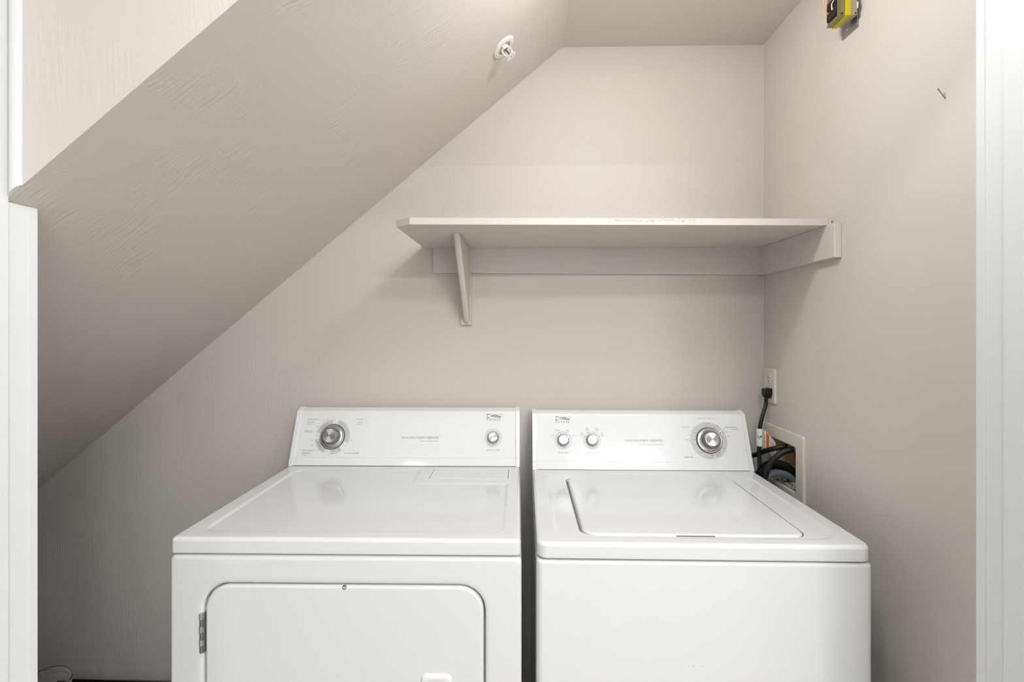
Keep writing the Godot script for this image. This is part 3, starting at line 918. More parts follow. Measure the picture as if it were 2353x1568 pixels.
func washer() -> void:
	var w := 0.686
	var t := thing("washing_machine", "white top-loading washing machine right of the dryer, two small knobs and a dial", "washer", Vector3(0.3737, 0, -1.2735), -0.003)
	var b := Mb.new()
	slab(b, w + 0.002, 0.60, 0.014, 0.0, 0.8735, 0.007, plan(), Vector2(0, 0.30), false, 6, 8)
	obj("cabinet", b, M.white_enamel, t, 42)
	b = Mb.new()
	for s in [[-0.030, 0.0026, 0.5], [-0.0235, 0.003, 0.0], [-0.0185, 0.0026, 0.1], [-0.0045, 0.0012, 0.4], [-0.0005, 0.0018, -0.2]]:
		b.prism(rr(s[1], 0.0009, 0.0004, 3), 0.0, 0.0003, Transform3D(Basis(Vector3(0, 0, 1), s[2]), Vector3(s[0], 0.6600, 0.3)))
	obj("scuff_mark", b, M.print_grey, t)
	# top with the recess and the lid opening
	var rec := round_poly([Vector2(-0.302, 0.047), Vector2(0.302, 0.047), Vector2(0.302, 0.467), Vector2(-0.302, 0.467)], [0.05, 0.05, 0.075, 0.075], 24)
	var well := round_poly([Vector2(-0.2475, 0.0435), Vector2(0.2425, 0.0435), Vector2(0.2425, 0.4260), Vector2(-0.2475, 0.4260)], [0.034, 0.034, 0.022, 0.022], 10)
	rec = round_poly([Vector2(-0.302, 0.030), Vector2(0.302, 0.030), Vector2(0.302, 0.467), Vector2(-0.302, 0.467)], [0.05, 0.05, 0.075, 0.075], 24)
	top_panel(t, w, 0.585, 0.022, 0.8765, 0.9105, rec, Vector2(0, 0.235), well, 0.0028)
	# lid
	b = Mb.new()
	var lid := func(i: float, y: float) -> PackedVector3Array:
		return lift(round_poly([Vector2(-0.2405 + i, 0.0458 + i), Vector2(0.2398 - i, 0.0458 + i), Vector2(0.2398 - i, 0.4240 - i), Vector2(-0.2405 + i, 0.4240 - i)], [0.032 - i * 0.6, 0.032 - i * 0.6, 0.020 - i * 0.6, 0.020 - i * 0.6], 10), y, plan())
	var loops := [lid.call(0.0, 0.896)]
	for k in 7:
		var a := PI / 2 * k / 6
		loops.append(lid.call(0.0075 * (1 - cos(a)), 0.9100 - 0.006 * (1 - sin(a))))
	b.loft(loops, true, true)
	var ld := obj("lid", b, M.white_enamel, t, 42)
	b = Mb.new()
	b.prism(rr(0.082, 0.0024, 0.0011, 4, Vector2(0, 0.0446)), 0.9060, 0.9081, plan())
	obj("finger_slot", b, M.slot_grey, ld)
	# console
	var con := console(t, w - 0.001, -0.010, -0.005)
	var f := console_face(-0.010, -0.005)
	var at := Vector2(0.2170, 0.0655)
	b = Mb.new()
	for s in [[56, 163], [168, 264.5], [267.5, 411]]: arc_ring(b, 0.036, 0.0572, s[0], s[1], 0.0, f, at)
	obj("dial_scale", b, M.ring_print, con, 0)
	dots(con, f, at, 0.0462, [-3, 29, 59, 77, 119, 145, 170, 177, 216.5, 251, 271, 286, 301, 315.5])
	dial(t, f, at, 267)
	knob(t, f, Vector2(-0.2437, 0.0637), 62, "load_size_knob")
	knob(t, f, Vector2(-0.1524, 0.0642), 62, "temperature_knob")
	dots(con, f, Vector2(-0.2437, 0.0637), 0.0252, [-62, -22, 22, 62])
	dots(con, f, Vector2(-0.1524, 0.0642), 0.0252, [-62, -22, 22, 62])
	emblem(con, f, -0.2664, 0.1268, 0.0455, 0.0122)
	b = Mb.new()
	lettering(b, "heavy duty", -0.0489, 0.0608, 0.0430, f, true, 0.28)
	lettering(b, "super capacity", -0.0015, 0.0612, 0.0740, f)
	obj("lettering", b, M.print_grey, con, 0)
	b = Mb.new()
	for l in [["load size", -0.2597, 0.0232, 0.0316], ["temperature", -0.1747, 0.0225, 0.0450], ["normal", 0.1345, 0.1055, 0.0263], ["permanent", 0.2718, 0.1060, 0.0390], ["press", 0.2934, 0.0988, 0.0179], ["delicate", 0.1332, 0.0125, 0.0284], ["pull start · push stop", 0.1906, 0.1334, 0.0541]]:
		lettering(b, l[0], l[1], l[2], l[3], f, true, 0.0, 0.0029 if l[0] != "pull start · push stop" else 0.0024)
	lettering(b, "8 CYCLE   2 SPEED COMBINATIONS", -0.0030, 0.0505, 0.0755, f, true, 0.0, 0.0016)
	for l in [["Medium", -0.2620, 0.0932, 0.0160], ["Large", -0.2285, 0.0932, 0.0110], ["Small", -0.2770, 0.0775, 0.0105], ["Super", -0.2096, 0.0772, 0.0110], ["Cool", -0.1676, 0.0998, 0.0090], ["Cold", -0.1672, 0.0936, 0.0100], ["Warm", -0.1363, 0.1000, 0.0120], ["Cold", -0.1359, 0.0938, 0.0100], ["Cold", -0.1844, 0.0840, 0.0095], ["Cold", -0.1839, 0.0778, 0.0095], ["Hot", -0.1205, 0.0836, 0.0080], ["Cold", -0.1202, 0.0774, 0.0095], ["Wash", -0.1518, 0.0148, 0.0100], ["Rinse", -0.1521, 0.0082, 0.0105],
		["Rinse", 0.2208, 0.1200, 0.0078], ["Spin", 0.2499, 0.1112, 0.0060], ["Regular", 0.2745, 0.0915, 0.0105], ["Light", 0.2795, 0.0780, 0.0075], ["Light", 0.1755, 0.1060, 0.0075], ["Regular", 0.1638, 0.0950, 0.0105], ["Heavy", 0.1580, 0.0813, 0.0092], ["Extra Heavy", 0.1505, 0.0665, 0.0180], ["OFF", 0.1583, 0.0603, 0.0058], ["OFF", 0.2665, 0.0980, 0.0058], ["OFF", 0.2268, 0.0035, 0.0058], ["Rinse", 0.2650, 0.0402, 0.0078], ["Spin", 0.2450, 0.0190, 0.0060], ["Regular", 0.2120, 0.0108, 0.0105], ["Light", 0.2030, 0.0165, 0.0075], ["Spin", 0.1665, 0.0500, 0.0060], ["Rinse", 0.1810, 0.0275, 0.0078]]:
		lettering(b, l[0], l[1] - l[3] / 2, l[2], l[3], f * Transform3D(Basis.IDENTITY, Vector3(0, 0, 0.0003)), true, 0.28)
	obj("fine_print", b, M.print_pale, con, 0)

# ------------------------------------------------------------------ shelf
func shelf() -> void:
	var yu := 1.6229
	var t := thing("wall_shelf", "long greige painted shelf board with a cut-off left corner, over both machines", "shelf", Vector3(0.25, yu, WALL_Z))
	var o := Vector3(0.25, yu, WALL_Z)
	var b := Mb.new()
	# board: plan (x, depth from the camera)
	var pl := Transform3D(Basis(Vector3(1, 0, 0), Vector3(0, 0, -1), Vector3(0, 1, 0)), -o)
	var top := round_poly([Vector2(-0.334, 1.240), Vector2(-0.292, 1.2115), Vector2(0.801, 1.2465), Vector2(0.806, 1.603), Vector2(-0.3315, 1.603)], [0.003, 0.004, 0.002, 0.0, 0.0], 4)
	b.prism(top, yu, yu + 0.0175, pl, 0.0022)
	obj("board", b, M.shelf_paint, t, 30)
	b = Mb.new()
	b.prism(PackedVector2Array([Vector2(0.8015, 1.2475), Vector2(0.8085, 1.2475), Vector2(0.8085, 1.603), Vector2(0.8015, 1.603)]), yu + 0.0010, yu + 0.0178, pl, 0.0008)
	obj("filler_strip", b, M.shelf_paint, t, 30)
	# blistered paint along the front edge
	b = Mb.new()
	var rng := RandomNumberGenerator.new(); rng.seed = 5
	for k in 130:
		var x := 0.243 + rng.randf() * 0.208
		var zf := 1.2115 + (x + 0.292) / 1.093 * 0.035
		var y := yu + 0.0095 + rng.randf() * 0.0085
		var r := 0.0008 + rng.randf() * 0.0020
		var poly := PackedVector2Array()
		for j in 7: poly.append(Vector2.from_angle(TAU * j / 7) * r * (0.6 + rng.randf() * 0.5) * Vector2(1.5, 0.55))
		b.prism(poly, 0, 0.0004 + rng.randf() * 0.0006, Transform3D(Basis(Vector3.RIGHT, (rng.randf() - 0.7) * 0.9), Vector3(x, y, -zf + 0.0000) - o), 0.0)
	var ch := obj("chipped_paint", b, M.chip_paint, t, 0)
	ch.set_meta("kind", "stuff")
	tag(ch, "rough white chipped paint on the front edge")
	# cleats on the back and the right wall
	b = Mb.new()
	b.prism(PackedVector2Array([Vector2(-0.3022, 1.5403), Vector2(0.7965, 1.5318), Vector2(0.7965, yu + 0.0012), Vector2(-0.3022, yu + 0.0012)]), WALL_Z, WALL_Z + 0.019, Transform3D(Basis.IDENTITY, -o), 0.0015)
	obj("back_cleat", b, M.shelf_paint, t, 20)
	b = Mb.new()
	var side := Transform3D(Basis(Vector3(0, 0, -1), Vector3(0, 1, 0), Vector3(1, 0, 0)), -o)   # (depth, y) swept along +x
	b.prism(PackedVector2Array([Vector2(1.2142, 1.5350), Vector2(1.5875, 1.5318), Vector2(1.5875, yu + 0.0003), Vector2(1.2142, yu + 0.0003)]), WALL_X - 0.018, WALL_X, side, 0.0015)
	obj("side_cleat", b, M.shelf_paint, t, 20)
	# bracket: back plate and a triangular gusset with a rounded front
	b = Mb.new()
	b.prism(PackedVector2Array([Vector2(-0.2085, 1.3635), Vector2(-0.1727, 1.3635), Vector2(-0.1727, 1.5390), Vector2(-0.2085, 1.5395)]), WALL_Z, WALL_Z + 0.017, Transform3D(Basis.IDENTITY, -o), 0.0018)
	obj("bracket_plate", b, M.shelf_paint, t, 20)
	b = Mb.new()
	var tri := round_poly([Vector2(1.583, yu + 0.002), Vector2(1.3175, yu + 0.002), Vector2(1.5720, 1.372), Vector2(1.583, 1.372)], [0.0, 0.003, 0.006, 0.0], 5)
	var xl := -0.1955
	var wd := 0.0188
	var cc := Vector2(1.53, 1.55)
	var ang := ray_angles(cc, [tri])
	var lp := []
	for k in 9:
		var a := PI * k / 8
		var ins := 0.0055 * (1 - sin(a))
		lp.append(lift(polar(grow(tri, -ins) if ins > 1e-6 else tri, cc, ang), xl + wd / 2 - wd / 2 * cos(a), side))
	for l in lp: l.reverse()
	b.loft(lp, true, true)
	obj("bracket_brace", b, M.shelf_paint, t, 35)

# ------------------------------------------------------------------ right wall
func on_right(depth: float, y: float) -> Transform3D:   # x along the wall towards the camera, y up, z out of the wall
	return Transform3D(Basis(Vector3(0, 0, 1), Vector3(0, 1, 0), Vector3(-1, 0, 0)), Vector3(WALL_X, y, -depth))

func outlet() -> void:
	var t := thing("wall_outlet", "ivory duplex outlet with plate on the right wall, near the corner", "outlet", Vector3(WALL_X, 1.1655, -1.5572))
	var xf := Transform3D(Basis(Vector3(0, 0, 1), Vector3(0, 1, 0), Vector3(-1, 0, 0)), Vector3.ZERO)
	var b := Mb.new()
	slab(b, 0.070, 0.114, 0.003, 0.0, 0.006, 0.0035, xf, Vector2.ZERO, false, 4, 4)
	obj("plate", b, M.ivory_plastic, t)
	for s in [1, -1]:
		b = Mb.new()
		slab(b, 0.029, 0.034, 0.012, 0.004, 0.0072, 0.0012, xf, Vector2(0, s * 0.0225), false, 3, 6)
		var r := obj("socket", b, M.ivory_plastic, t)
		if s == 1:
			b = Mb.new()
			b.box(Vector3(-0.007, s * 0.0225 - 0.001, 0.0070), Vector3(-0.005, s * 0.0225 + 0.008, 0.0075), xf)
			b.box(Vector3(0.005, s * 0.0225 - 0.001, 0.0070), Vector3(0.007, s * 0.0225 + 0.008, 0.0075), xf)
			b.lathe([Vector2(0.0028, 0.0070), Vector2(0.0028, 0.0075), Vector2(0, 0.0075)], 12, xf * Transform3D(Basis.IDENTITY, Vector3(0, s * 0.0225 - 0.009, 0)))
			obj("slots", b, M.dark_steel, r)
	b = Mb.new()
	b.lathe([Vector2(0.0032, 0.006), Vector2(0.0026, 0.0072), Vector2(0, 0.0074)], 14, xf)
	obj("screw", b, M.steel, t)

func wall_box() -> void:
	var t := thing("water_supply_box", "off-white plastic washer supply box let into the right wall", "utility box", Vector3(WALL_X, 0.934, -1.4826))
	var xf := Transform3D(Basis(Vector3(0, 0, 1), Vector3(0, 1, 0), Vector3(-1, 0, 0)), Vector3.ZERO)
	# frame: outer 0.2305 x 0.218, opening 0.154 x 0.136
	var ic := Vector2(0.0, -0.0015)
	var b := Mb.new()
	var R := func(w: float, h: float, r: float, z: float, c := Vector2.ZERO) -> PackedVector3Array: return lift(rr(w, h, r, 6, c), z, xf)
	b.loft([R.call(0.2305, 0.212, 0.008, 0.0), R.call(0.2305, 0.212, 0.008, 0.0035), R.call(0.2275, 0.209, 0.0065, 0.0062), R.call(0.2205, 0.202, 0.005, 0.0072), R.call(0.1570, 0.139, 0.009, 0.0066, ic), R.call(0.1545, 0.1365, 0.008, 0.005, ic), R.call(0.1545, 0.1365, 0.008, -0.006, ic)])
	obj("frame", b, M.ivory_plastic, t, 30)
	b = Mb.new()
	b.loft([R.call(0.1555, 0.1375, 0.006, -0.003, ic), R.call(0.150, 0.132, 0.006, -0.088, ic)], false, true)
	b.loft([R.call(0.1575, 0.1395, 0.006, -0.0029, ic), R.call(0.1555, 0.1375, 0.006, -0.003, ic)])
	obj("liner", b, M.box_inside, t, 30)
	for k in 2:
		b = Mb.new()
		var vx := xf * Transform3D(Basis.IDENTITY, Vector3(0.022 + 0.036 * k, 0.052, -0.030))
		b.lathe([Vector2(0.0, -0.05), Vector2(0.009, -0.05), Vector2(0.009, -0.012), Vector2(0.013, -0.010), Vector2(0.013, 0.004), Vector2(0.0, 0.004)], 18, vx)
		var v := obj("valve", b, M.brass, t)
		b = Mb.new()
		slab(b, 0.008, 0.024, 0.003, -0.004, 0.004, 0.0015, xf * Transform3D(Basis(Vector3(0, 0, 1), 0.25), Vector3(0.0432 if k == 1 else 0.012, 0.0335, -0.0145 if k == 1 else -0.05)), Vector2.ZERO, true, 3, 4)
		obj("valve_handle", b, M.red_plastic if k == 1 else M.blue_grey_plastic, v)
	# crumpled plastic on the floor of the box
	var f := FastNoiseLite.new(); f.seed = 2; f.frequency = 16.0; f.fractal_octaves = 3; f.fractal_type = FastNoiseLite.FRACTAL_RIDGED
	b = Mb.new()
	var nx := 40; var ny := 28
	var P := func(i: int, j: int) -> Vector3:
		var u := float(i) / nx; var v := float(j) / ny
		var edge := minf(minf(u, 1 - u) * 6, minf(v, 1 - v) * 4)
		var h := (0.010 + 0.011 * f.get_noise_2d(u * 1.6, v)) * clampf(edge, 0.05, 1) + 0.012 * clampf(v, 0, 1) * clampf(edge, 0, 1)
		return Vector3(0.004 + v * 0.072, h, -0.070 + u * 0.140)
	for i in nx:
		for j in ny:
			var uv := func(a: int, c: int) -> Vector2: return Vector2(float(a) / nx * 1.5, float(c) / ny)
			b.quad(P.call(i, j), P.call(i, j + 1), P.call(i + 1, j + 1), P.call(i + 1, j), uv.call(i, j), uv.call(i, j + 1), uv.call(i + 1, j + 1), uv.call(i + 1, j))
			b.quad(P.call(i, j) * Vector3(1, 0, 1), P.call(i + 1, j) * Vector3(1, 0, 1), P.call(i + 1, j + 1) * Vector3(1, 0, 1), P.call(i, j + 1) * Vector3(1, 0, 1))
	var o := obj("plastic_wrap", b, M.plastic_wrap, self, 25)
	o.position = Vector3(WALL_X, 0.8660, -1.4826)
	tag(o, "crumpled grimy white plastic in the bottom of the wall box", "plastic sheet")

func hoses() -> void:
	var t := thing("water_hose", "upper black rubber water hose, runs from the wall box behind the washer console", "hose", Vector3(0.8116, 0.9905, -1.46))
	var o := Vector3(0.8116, 0.9905, -1.46)
	var p := []
	for q in [Vector3(0.8194, 0.9870, -1.4740), Vector3(0.8021, 0.9842, -1.4740), Vector3(0.7817, 0.9755, -1.4860), Vector3(0.7731, 0.9577, -1.5220), Vector3(0.7622, 0.9372, -1.5560), Vector3(0.742, 0.925, -1.580), Vector3(0.726, 0.900, -1.585), Vector3(0.70, 0.86, -1.5895), Vector3(0.68, 0.78, -1.5895)]: p.append(q - o)
	var b := Mb.new()
	b.tube(curve(p), 0.0076, 18)
	obj("hose", b, M.black_rubber, t, 60)
	b = Mb.new()
	var e0: Vector3 = p[0]
	b.tube([e0 + Vector3(0.0065, 0.0008, 0), e0 + Vector3(-0.0005, 0, 0)], 0.0087, 18)
	obj("ferrule", b, M.steel, t, 50)
	o = Vector3(0.8114, 0.989, -1.425)
	t = thing("water_hose", "lower black rubber water hose, bends from the wall box down beside the washer lid", "hose", o)
	p = []
	for q in [Vector3(0.8193, 0.9848, -1.4410), Vector3(0.8048, 0.9816, -1.4430), Vector3(0.7868, 0.9728, -1.4460), Vector3(0.7688, 0.9559, -1.4490), Vector3(0.7547, 0.9337, -1.4520), Vector3(0.7470, 0.9115, -1.4550), Vector3(0.7427, 0.8855, -1.4570), Vector3(0.740, 0.80, -1.458), Vector3(0.740, 0.62, -1.46)]: p.append(q - o)
	b = Mb.new()
	b.tube(curve(p), 0.0084, 18)
	obj("hose", b, M.black_rubber, t, 60)
	b = Mb.new()
	e0 = p[0]
	b.tube([e0 + Vector3(0.0065, 0.0006, 0), e0 + Vector3(-0.0005, 0, 0)], 0.0095, 18)
	obj("ferrule", b, M.steel, t, 50)
	# corrugated drain hose
	o = Vector3(0.80, 0.926, -1.50)
	p = []
	for q in [Vector3(0.752, 0.72, -1.50), Vector3(0.745, 0.82, -1.50), Vector3(0.7484, 0.8851, -1.50), Vector3(0.762, 0.9086, -1.50), Vector3(0.7796, 0.9204, -1.50), Vector3(0.8010, 0.9237, -1.50), Vector3(0.8217, 0.9191, -1.50), Vector3(0.8379, 0.9087, -1.498), Vector3(0.8485, 0.894, -1.496), Vector3(0.8520, 0.876, -1.494)]: p.append(q - o)
	var fine := curve(p, 48)
	var rad := []
	var s := 0.0
	for i in fine.size():
		if i: s += (fine[i] as Vector3).distance_to(fine[i - 1])
		rad.append(0.0134 + 0.0016 * sin(s / 0.0042 * TAU))
	b = Mb.new()
	b.tube(fine, rad, 20)
	var dh := obj("drain_hose", b, M.black_rubber, self, 70)
	dh.position = o
	tag(dh, "black corrugated drain hose arching into the wall box", "hose")
	# smooth blue-grey guide under it
	o = Vector3(0.7959, 0.9099, -1.47)
	p = []
	for q in [Vector3(0.742, 0.845, -1.468), Vector3(0.7494, 0.8779, -1.468), Vector3(0.7613, 0.8955, -1.468), Vector3(0.7773, 0.9045, -1.468), Vector3(0.7959, 0.9069, -1.468), Vector3(0.8145, 0.9016, -1.468), Vector3(0.8304, 0.891, -1.467), Vector3(0.8410, 0.8772, -1.466)]: p.append(q - o)
	b = Mb.new()
	b.tube(curve(p), 0.0088, 16, 0.8)
	var g := obj("hose_guide", b, M.blue_grey_plastic, self, 60)
	g.position = o
	tag(g, "smooth blue-grey curved hose guide under the corrugated drain hose", "hose guide")

func power_cord() -> void:
	var o := Vector3(0.79, 1.1415, -1.5334)
	var t := thing("power_cord", "black washer power cord with right-angle plug and a printed warning tag", "power cord", o)
	var xf := Transform3D(Basis(Vector3(0, 0, 1), Vector3(0, 1, 0), Vector3(-1, 0, 0)), Vector3(WALL_X, 1.1425, -1.5470) - o)
	var b := Mb.new()
	var pl := round_poly([Vector2(-0.014, 0.0155), Vector2(-0.014, -0.004), Vector2(-0.006, -0.0175), Vector2(0.006, -0.0175), Vector2(0.014, -0.004), Vector2(0.014, 0.0155)], [0.004, 0.003, 0.002, 0.002, 0.003, 0.004], 4)
	var c := Vector2(0, 0)
	var ang := ray_angles(c, [pl])
	b.loft([lift(polar(pl, c, ang), 0.0073, xf), lift(polar(pl, c, ang), 0.014, xf), lift(polar(grow(pl, -0.0015), c, ang), 0.0148, xf), lift(polar(grow(pl, -0.002), c, ang), 0.026, xf), lift(polar(grow(pl, -0.0042), c, ang), 0.0295, xf)], true, true)
	obj("plug", b, M.black_plastic, t, 30)
	# ribbed strain relief
	b = Mb.new()
	for k in 5: b.lathe([Vector2(0, -0.0009), Vector2(0.0066 - 0.0003 * k, -0.0009), Vector2(0.0066 - 0.0003 * k, 0.0009), Vector2(0, 0.0009)], 16, xf * Transform3D(Basis(Vector3(1, 0, 0), Vector3(0, 0, 1), Vector3(0, -1, 0)), Vector3(0.0, -0.0188 - 0.0034 * k, 0.020)))
	b.lathe([Vector2(0, 0), Vector2(0.0048, 0), Vector2(0.0044, 0.018), Vector2(0, 0.018)], 16, xf * Transform3D(Basis(Vector3(1, 0, 0), Vector3(0, 0, 1), Vector3(0, -1, 0)), Vector3(0.0, -0.0170, 0.020)))
	obj("strain_relief", b, M.black_plastic, t, 30)
	var p := []
	for q in [Vector3(0.7931, 1.1110, -1.5468), Vector3(0.7885, 1.0968, -1.543), Vector3(0.7785, 1.0779, -1.536), Vector3(0.7685, 1.0508, -1.53), Vector3(0.7647, 1.0298, -1.53), Vector3(0.7633, 1.0018, -1.53), Vector3(0.7602, 0.968, -1.525), Vector3(0.7584, 0.9415, -1.520), Vector3(0.7551, 0.9166, -1.512), Vector3(0.7535, 0.8989, -1.505), Vector3(0.7520, 0.8643, -1.495), Vector3(0.75, 0.76, -1.49)]: p.append(q - o)
	var path := curve(p)
	b = Mb.new()
	for s in [-1, 0, 1]:
		var l := []
		for q in path: l.append(q + Vector3(0.0034 * s, 0, 0.0012 * (1 - absi(s))))
		b.tube(l, 0.0030, 10)
	obj("cable", b, M.black_plastic, t, 60)
	# the tag: wrapped round the cable, then standing off towards the wall box
	b = Mb.new()
	var mid := Vector3(0.7630, 1.0025, -1.5300)
	var pts := []   # plan x, z, drop of the tag's centre line
	for k in 7:
		var a := PI * (1.0 - k / 6.0 * 0.62)
		pts.append(Vector3(mid.x + 0.0098 * cos(a), 0.0, mid.z + 0.0115 * sin(a)))
	pts.append(Vector3(0.7809, -0.0088, -1.5255)); pts.append(Vector3(0.7888, -0.0190, -1.5190)); pts.append(Vector3(0.7956, -0.0300, -1.5120)); pts.append(Vector3(0.8015, -0.0405, -1.5060))
	var len_ := [0.0]
	for i in range(1, pts.size()): len_.append(len_[-1] + pts[i].distance_to(pts[i - 1]))
	for i in pts.size() - 1:
		var a: Vector3 = pts[i]; var d: Vector3 = pts[i + 1]
		var u0: float = len_[i] / len_[-1]; var u1: float = len_[i + 1] / len_[-1]
		var hh := 0.0285
		var q := [Vector3(a.x, mid.y + a.y - hh, a.z), Vector3(d.x, mid.y + d.y - hh, d.z), Vector3(d.x, mid.y + d.y + hh, d.z), Vector3(a.x, mid.y + a.y + hh, a.z)]
		for j in 4: q[j] -= o
		b.quad(q[0], q[1], q[2], q[3], Vector2(u0, 1), Vector2(u1, 1), Vector2(u1, 0), Vector2(u0, 0))
		var th := Vector3(0.0003, 0, -0.0003)
		b.quad(q[1] + th, q[0] + th, q[3] + th, q[2] + th, Vector2(u1, 1), Vector2(u0, 1), Vector2(u0, 0), Vector2(u1, 0))
	obj("warning_tag", b, M.tag_paper, t, 60)

func transformer() -> void:
	var t := thing("doorbell_transformer", "doorbell transformer with yellow tape on a steel plate, high on the right wall", "transformer", Vector3(WALL_X, 2.15, -1.18))
	var o := Vector3(WALL_X, 2.15, -1.18)
	var at := Transform3D(Basis.IDENTITY, -o)
	var b := Mb.new()
	b.box(Vector3(WALL_X - 0.0035, 2.0856, -1.2085), Vector3(WALL_X - 0.0015, 2.205, -1.1540), at)
	b.box(Vector3(WALL_X - 0.0055, 2.0846, -1.2085), Vector3(WALL_X - 0.0002, 2.0868, -1.1540), at)
	b.box(Vector3(WALL_X - 0.0045, 2.0856, -1.1552), Vector3(WALL_X - 0.0002, 2.205, -1.1535), at)
	obj("mounting_plate", b, M.plate_steel, t)
	for p in [Vector3(WALL_X - 0.0035, 2.111, -1.181), Vector3(WALL_X - 0.0035, 2.0985, -1.190)]:
		b = Mb.new()
		b.lathe([Vector2(0.0024, 0), Vector2(0.0018, 0.0012), Vector2(0, 0.0014)], 12, at * Transform3D(Basis(Vector3(0, 0, 1), Vector3(0, 1, 0), Vector3(-1, 0, 0)), p))
		obj("screw", b, M.white_paint_metal, t)
	# core of two steel halves with the taped coil between them
	b = Mb.new()
	b.box(Vector3(0.7610, 2.1030, -1.1890), Vector3(0.7722, 2.172, -1.1410), at)
	obj("core_half", b, M.zinc_olive, t)
	b = Mb.new()
	b.box(Vector3(0.7850, 2.1030, -1.1870), Vector3(0.8000, 2.172, -1.1402), at)
	obj("core_half", b, M.zinc_beige, t)
	b = Mb.new()
	slab(b, 0.0132, 0.0745, 0.0015, -1.1915, -1.1386, 0.001, at, Vector2(0.7786, 2.1390), true, 2, 3)
	obj("taped_coil", b, M.yellow_tape, t, 30)
	b = Mb.new()
	b.box(Vector3(0.7725, 2.1505, -1.1390), Vector3(0.7850, 2.165, -1.1372), at)
	var tab := obj("label_tab", b, M.ivory_plastic, t)
	b = Mb.new()
	b.lathe([Vector2(0.0026, 0), Vector2(0.0026, 0.0005), Vector2(0, 0.0005)], 14, at * Transform3D(Basis.IDENTITY, Vector3(0.7820, 2.1545, -1.1372)))
	obj("label_dot", b, M.dot_print, tab)
	for x in [0.7640, 0.7964]:
		b = Mb.new()
		b.lathe([Vector2(0.0021, 0), Vector2(0.0021, 0.0006), Vector2(0, 0.0006)], 12, at * Transform3D(Basis.IDENTITY, Vector3(x, 2.1072, -1.1406)))
		obj("rivet", b, M.dark_gap, t)
	b = Mb.new()
	slab(b, 0.003, 0.016, 0.001, 0, 0.003, 0.001, at * Transform3D(Basis.IDENTITY, Vector3(0.7998, 2.1260, -1.1403)), Vector2.ZERO, true, 2, 3)
	obj("terminal_clip", b, M.white_wire, t)
	# black terminal board with two screws and the wires
	b = Mb.new()
	b.box(Vector3(0.7585, 2.1015, -1.1880), Vector3(0.7612, 2.1050, -1.1440), at)
	b.box(Vector3(0.7570, 2.1050, -1.1470), Vector3(0.7612, 2.172, -1.1440), at)
	obj("bracket", b, M.zinc_olive, t)
	b = Mb.new()
	var bx := at * Transform3D(Basis(Vector3(0, 0, 1), Vector3(0, 1, 0), Vector3(-1, 0, 0)), Vector3(0.7605, 2.1345, -1.1665))
	slab(b, 0.036, 0.046, 0.002, 0.0, 0.0045, 0.0008, bx, Vector2.ZERO, true, 2, 4)
	var board := obj("terminal_board", b, M.black_plastic, t, 30)
	var heads := [Vector2(-0.0125, -0.003), Vector2(0.0035, -0.001)]
	for h in heads:
		b = Mb.new()
		b.lathe([Vector2(0.0036, 0.0045), Vector2(0.0034, 0.0058), Vector2(0.0026, 0.0066), Vector2(0.0, 0.0068)], 16, bx * Transform3D(Basis.IDENTITY, Vector3(h.x, h.y, 0)))
		obj("terminal_screw", b, M.brass, board)
	var w := [[Vector3(0.756, 2.128, -1.1785), Vector3(0.7535, 2.138, -1.1790), Vector3(0.7525, 2.1465, -1.1740), Vector3(0.7540, 2.1535, -1.1600), Vector3(0.762, 2.165, -1.145)], [Vector3(0.7555, 2.1300, -1.1620), Vector3(0.7535, 2.137, -1.1612), Vector3(0.7535, 2.1445, -1.1600), Vector3(0.7560, 2.1530, -1.1510), Vector3(0.763, 2.168, -1.142)]]
	for k in 2:
		var l := []
		for q in w[k]: l.append(q - o)
		b = Mb.new()
		b.tube(curve(l, 6), 0.0011 if k == 0 else 0.0014, 8)
		obj("wire", b, M.red_wire if k == 0 else M.white_wire, board, 60)
	# staple left of it in the wall
	b = Mb.new()
	b.tube(curve([Vector3(0.003, 0.0068, 0), Vector3(-0.0018, 0.0066, 0), Vector3(-0.0026, 0.0055, 0), Vector3(-0.0026, -0.0055, 0), Vector3(-0.0018, -0.0066, 0), Vector3(0.003, -0.0068, 0)], 5), 0.0010, 8)
	var n := obj("staple", b, M.white_paint_metal, self, 60)
	n.position = Vector3(WALL_X, 2.2300, -1.2824)
	tag(n, "thin white upright staple in the right wall, left of the doorbell transformer", "staple")

